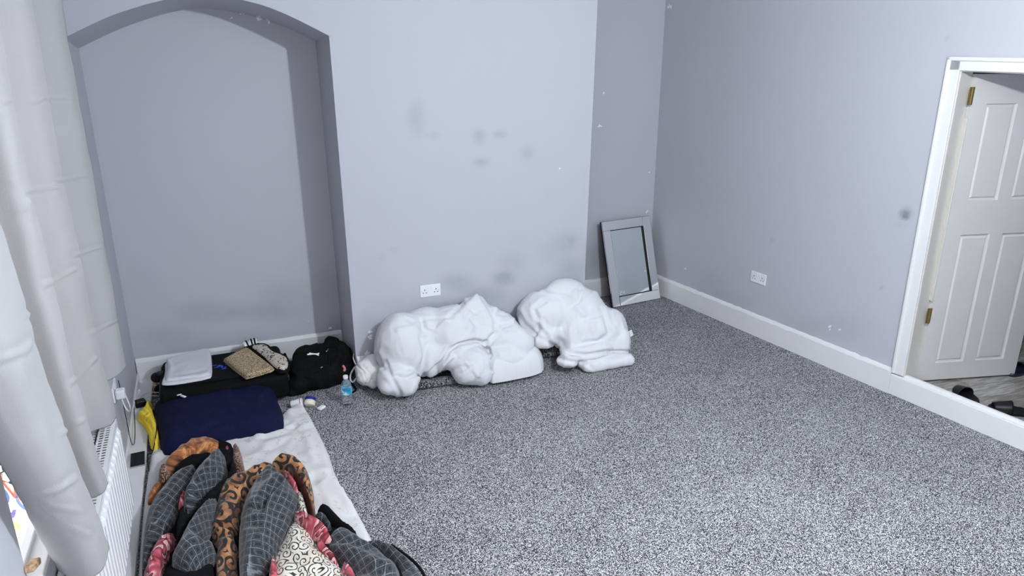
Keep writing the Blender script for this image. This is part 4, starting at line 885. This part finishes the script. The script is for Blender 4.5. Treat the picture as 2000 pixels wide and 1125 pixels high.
lobe('brown_scroll_fold', [(900, 275), (960, 225), (1050, 203), (1115, 215), (1165, 250), (1195, 310), (1215, 400), (1225, 600), (1190, 600), (1150, 450), (1090, 330), (1010, 290)], BR, .06, .16, .07, 2.2, label='orange arched edge with black swirls')
lobe('brown_piping', [(1060, 310), (1110, 300), (1160, 370), (1195, 450), (1222, 560), (1215, 610), (1180, 560), (1165, 480), (1120, 410)], BRN, .12, .09, .03)
lobe('flower_fold', [(1010, 290), (1040, 290), (1090, 340), (1120, 400), (1090, 410), (1050, 370), (1015, 340)], RED, .13, .09, .03, .4)
lobe('cream_scroll_fold', [(1100, 400), (1150, 430), (1175, 520), (1200, 600), (1130, 610), (1100, 540)], CRM, .10, .08, .04, .2, label='cream fold with black scrollwork')
lobe('diamond_fold', [(865, 280), (940, 265), (1010, 290), (1055, 350), (1105, 400), (1130, 450), (1112, 520), (1085, 580), (1052, 650), (1000, 740), (950, 830), (880, 905), (820, 1000), (780, 1150), (725, 1150), (712, 980), (703, 850), (700, 700), (712, 560), (740, 470), (790, 380)], G_, .09, .18, .12, .3,
     cr=[(((985, 340), (920, 400), (880, 470), (885, 510), (820, 510)), -.028, .014), (((1110, 470), (1040, 450), (960, 470), (900, 520)), .012, .022), (((1080, 580), (1000, 680), (930, 800)), .008, .02)], label='large grey diamond patterned plush fold')
lobe('cream_scroll_fold', [(1050, 660), (1085, 575), (1130, 610), (1200, 670), (1260, 720), (1250, 800), (1320, 850), (1400, 920), (1480, 980), (1520, 1200), (860, 1200), (905, 980), (935, 850), (990, 750)], CRM, .05, .14, .12, .7,
     cr=[(((1060, 660), (1100, 760), (1200, 820), (1300, 900)), .014, .03), (((960, 820), (1060, 850), (1120, 980)), -.012, .02)], label='cream fold with black scrollwork')
lobe('flower_fold', [(900, 1150), (905, 983), (920, 870), (945, 835), (985, 900), (990, 983), (960, 1150)], RED, .10, .11, .05, .9, label='red floral plush fold')
lobe('flower_fold', [(1075, 545), (1130, 565), (1200, 600), (1280, 635), (1330, 690), (1342, 715), (1280, 725), (1200, 695), (1130, 645), (1085, 605)], RED, .12, .11, .05, .1, label='red floral plush fold')
lobe('flower_fold', [(1215, 800), (1255, 730), (1285, 760), (1330, 810), (1385, 870), (1370, 900), (1300, 860)], RED, .11, .09, .04, 2., label='red floral plush fold')
lobe('diamond_fold', [(1110, 450), (1165, 455), (1200, 600), (1240, 560), (1300, 560), (1345, 640), (1340, 690), (1250, 620), (1150, 560)], G_, .05, .12, .06, .4)
lobe('black_binding', [(1225, 555), (1290, 528), (1335, 545), (1400, 605), (1480, 670), (1530, 715), (1480, 730), (1380, 670), (1290, 620), (1240, 600)], BIND, .04, .12, .05)
lobe('diamond_fold', [(1340, 705), (1390, 665), (1470, 690), (1560, 750), (1650, 800), (1750, 880), (1810, 950), (1830, 1200), (1500, 1200), (1470, 960), (1400, 910), (1330, 850), (1275, 770)], G_, .05, .15, .10, 2.3,
     cr=[(((1340, 740), (1450, 720), (1560, 790), (1700, 860)), -.014, .018), (((1300, 800), (1450, 830), (1600, 850), (1740, 930)), .012, .025), (((1480, 960), (1600, 940), (1750, 980)), -.012, .016)], label='grey diamond patterned plush fold')
lobe('diamond_fold', [(1540, 745), (1640, 742), (1740, 778), (1830, 845), (1900, 905), (1955, 983), (2010, 1150), (1800, 1150), (1790, 960), (1700, 850)], G_, .02, .09, .07, .9, cr=[(((1560, 760), (1700, 820), (1830, 940)), -.010, .015)], label='grey diamond patterned plush fold')
lobe('flower_fold', [(1390, 915), (1430, 905), (1480, 930), (1505, 983), (1520, 1150), (1440, 1150), (1420, 970)], RED, .12, .08, .04, .5, label='red floral plush fold')
tube('black_edging', smoothpath([atz(*Z4(*p), .05) for p in ((1740, 775), (1835, 842), (1905, 900), (1962, 983), (2015, 1150))]), .007, BIND, blk)

# ---- slippers in the hall
def slipper(px, py, az, label, m, L=.25):
    c = atz(px, py, HF+.02); e = empty('slipper', (c[0], c[1], HF), label, 'slipper')
    ca, sa = math.cos(az), math.sin(az)
    def T(u, v, z): return (c[0]+u*ca-v*sa, c[1]+u*sa+v*ca, HF+z)
    n = 30; out = []
    for k in range(n):
        a = 2*math.pi*k/n; u = L/2*math.cos(a); wv = .048*(1+.12*math.cos(a))*(abs(math.sin(a))**.8)*(1 if math.sin(a) > 0 else -1); out.append((u, wv))
    vs = [T(u, v, .002) for u, v in out]+[T(u*1.03, v*1.05, .014) for u, v in out]+[T(u, v, .026) for u, v in out]+[T(u*.88, v*.85, .020) for u, v in out]
    fs = [tuple(range(n))[::-1], tuple(3*n+k for k in range(n))]
    for r in range(3): fs += [(r*n+k, r*n+(k+1) % n, (r+1)*n+(k+1) % n, (r+1)*n+k) for k in range(n)]
    mesh('sole', vs, fs, m, e, True)
    vs, fs = [], []; nu, nv = 10, 14
    for off in (0, -.006):
        for i in range(nu):
            u = L*(.02+.40*i/(nu-1)); wd = .050*(1.02-.35*(i/(nu-1))**2)+off; hh = .062-.024*(i/(nu-1))+off
            for j in range(nv):
                a = math.pi*j/(nv-1); vs.append(T(u, math.cos(a)*wd, .012+abs(math.sin(a))**.7*hh))
    for s_ in (0, 1):
        for i in range(nu-1):
            for j in range(nv-1):
                q = (s_*nu*nv+i*nv+j, s_*nu*nv+i*nv+j+1, s_*nu*nv+(i+1)*nv+j+1, s_*nu*nv+(i+1)*nv+j); fs.append(q if s_ else q[::-1])
    for j in range(nv-1):
        for i in (0, nu-1): fs.append((i*nv+j, i*nv+j+1, nu*nv+i*nv+j+1, nu*nv+i*nv+j))
    mesh('upper', vs, fs, m, e, True)
    return e
slipper(1887, 772, 1.25, 'black slide slipper on the hall floor just behind the white threshold', M['blackplastic'], .20)
slipper(1976, 800, 2.4, 'black slide slipper on the hall floor at the right edge of the doorway', M['blackplastic'], .24)
slipper(1990, 722, .2, 'dark blue slipper on the hall floor behind the open door edge', mat('dark_blue_rubber', (.012,.018,.035), .35), .24)

# ---- outside the window
GZ = -4.5
gm = mat('pale_concrete', (.85,.86,.88), .9); struct(mesh('ground', [(-40, -20, GZ), (XL-.3, -20, GZ), (XL-.3, 60, GZ), (-40, 60, GZ)], [(0, 1, 2, 3)], gm))
og = mat('orange_frame_paint', (.80,.22,.12), .4); blt = mat('blue_tyre', (.12,.22,.50), .6); pk_ = mat('pink_spokes', (.85,.35,.42), .5)
c = atz(48, 980, GZ+.14); bk = empty('childs_bicycle', (c[0], c[1], GZ), 'small orange bicycle with blue tyres on the pale ground outside the window', 'bicycle')
dirb = np.array([-.55, .45, 0]); dirb /= np.linalg.norm(dirb)
def wheel(c, r):
    pts = [c+dirb*r*math.cos(a)+np.array([0, 0, r*math.sin(a)]) for a in np.linspace(0, 2*math.pi, 25)[:-1]]
    tube('tyre', pts, .02, blt, bk, close=True)
    bm = bmesh.new()
    for a in np.linspace(0, math.pi, 6)[:-1]:
        d = dirb*math.cos(a)+np.array([0, 0, math.sin(a)]); v_, f_ = tube_data([c-d*r, c+d*r], .005, 5); bv = [bm.verts.new(tuple(map(float, v))) for v in v_]; [bm.faces.new([bv[i] for i in f]) for f in f_]
    frombm('spokes', bm, pk_, bk)
r = .14; w1 = np.array([c[0], c[1], GZ+r+.02]); w2 = w1+dirb*.46
wheel(w1, r); wheel(w2, r)
up = np.array([0, 0, 1.])
tube('bike_frame', [w1, w1+dirb*.17+up*.02, w1+dirb*.12+up*.26, w1+dirb*.36+up*.28, w1+dirb*.17+up*.02], .018, og, bk)
tube('fork', [w2, w1+dirb*.36+up*.30, w1+dirb*.33+up*.42], .016, og, bk)
tube('handlebar', [w1+dirb*.33+up*.42+np.cross(dirb, up)*.16, w1+dirb*.33+up*.42-np.cross(dirb, up)*.16], .013, M['blackplastic'], bk)
box('saddle', w1+dirb*.10+up*.30, (.16, .08, .04), M['blackplastic'], bk, (tuple(dirb), tuple(np.cross(up, dirb)), (0, 0, 1)), .012)
c = atz(22, 935, GZ+.4)+np.array([-.15, .75, 0]); ps = empty('pushchair', (c[0], c[1], GZ), 'navy blue pushchair with a rounded hood standing outside beyond the bicycle', 'pushchair')
nv_ = mat('navy_canvas', (.05,.06,.30), .8)
vs, fs = [], []
for i in range(9):
    a = math.pi*i/8
    for j in range(7):
        b_ = .15+1.3*j/6; vs.append((c[0]+.24*math.cos(a), c[1]+.30*math.cos(b_)*math.sin(a)*.9-.02, GZ+.45+.32*math.sin(b_)*(.5+.5*math.sin(a))))
for i in range(8):
    for j in range(6): fs.append((i*7+j, (i+1)*7+j, (i+1)*7+j+1, i*7+j+1))
hd = mesh('hood', vs, fs, nv_, ps, True); md = hd.modifiers.new('t', 'SOLIDIFY'); md.thickness = .01
box('seat', (c[0], c[1]-.02, GZ+.40), (.34, .36, .08), M['black'], ps, bev=.03)
box('seat_back', (c[0], c[1]+.14, GZ+.55), (.32, .06, .30), M['black'], ps, bev=.02)
for sx in (-.2, .2):
    tube('frame_tube', [(c[0]+sx, c[1]-.30, GZ+.08), (c[0]+sx, c[1]+.05, GZ+.42), (c[0]+sx, c[1]+.40, GZ+.95)], .012, M['metal'], ps)
    tube('frame_tube', [(c[0]+sx, c[1]+.30, GZ+.08), (c[0]+sx, c[1]-.05, GZ+.42)], .012, M['metal'], ps)
    for sy in (-.30, .30): lathe('wheel', [(.02, -.015), (.075, -.015), (.08, 0), (.075, .015), (.02, .015)], M['blackplastic'], ps, (c[0]+sx, c[1]+sy, GZ+.082), (1, 0, 0), 16)
def leafy(name, px, py, col, label, cat, s=.16):
    c = atz(px, py, GZ+.02); bm = bmesh.new()
    for i in range(9):
        a = random.random()*6.28; r = random.random()*s*.5
        box_bm(bm, (c[0]+r*math.cos(a), c[1]+r*math.sin(a), GZ+.02+random.random()*.03), (.09, .05, .02), ((math.cos(a*2), math.sin(a*2), 0), (-math.sin(a*2), math.cos(a*2), 0), (0, 0, 1)), .008, 1)
    o = frombm(name, bm, mat(name+'_colour', col, .8)); tag(o, label, cat)
leafy('leaf_litter', 33, 1030, (.85,.60,.22), 'yellow fallen leaves on the pale ground outside the window', 'leaves')
leafy('purple_toy', 22, 1006, (.12,.10,.40), 'small purple toy on the pale ground in front of the bicycle', 'toy', .1)
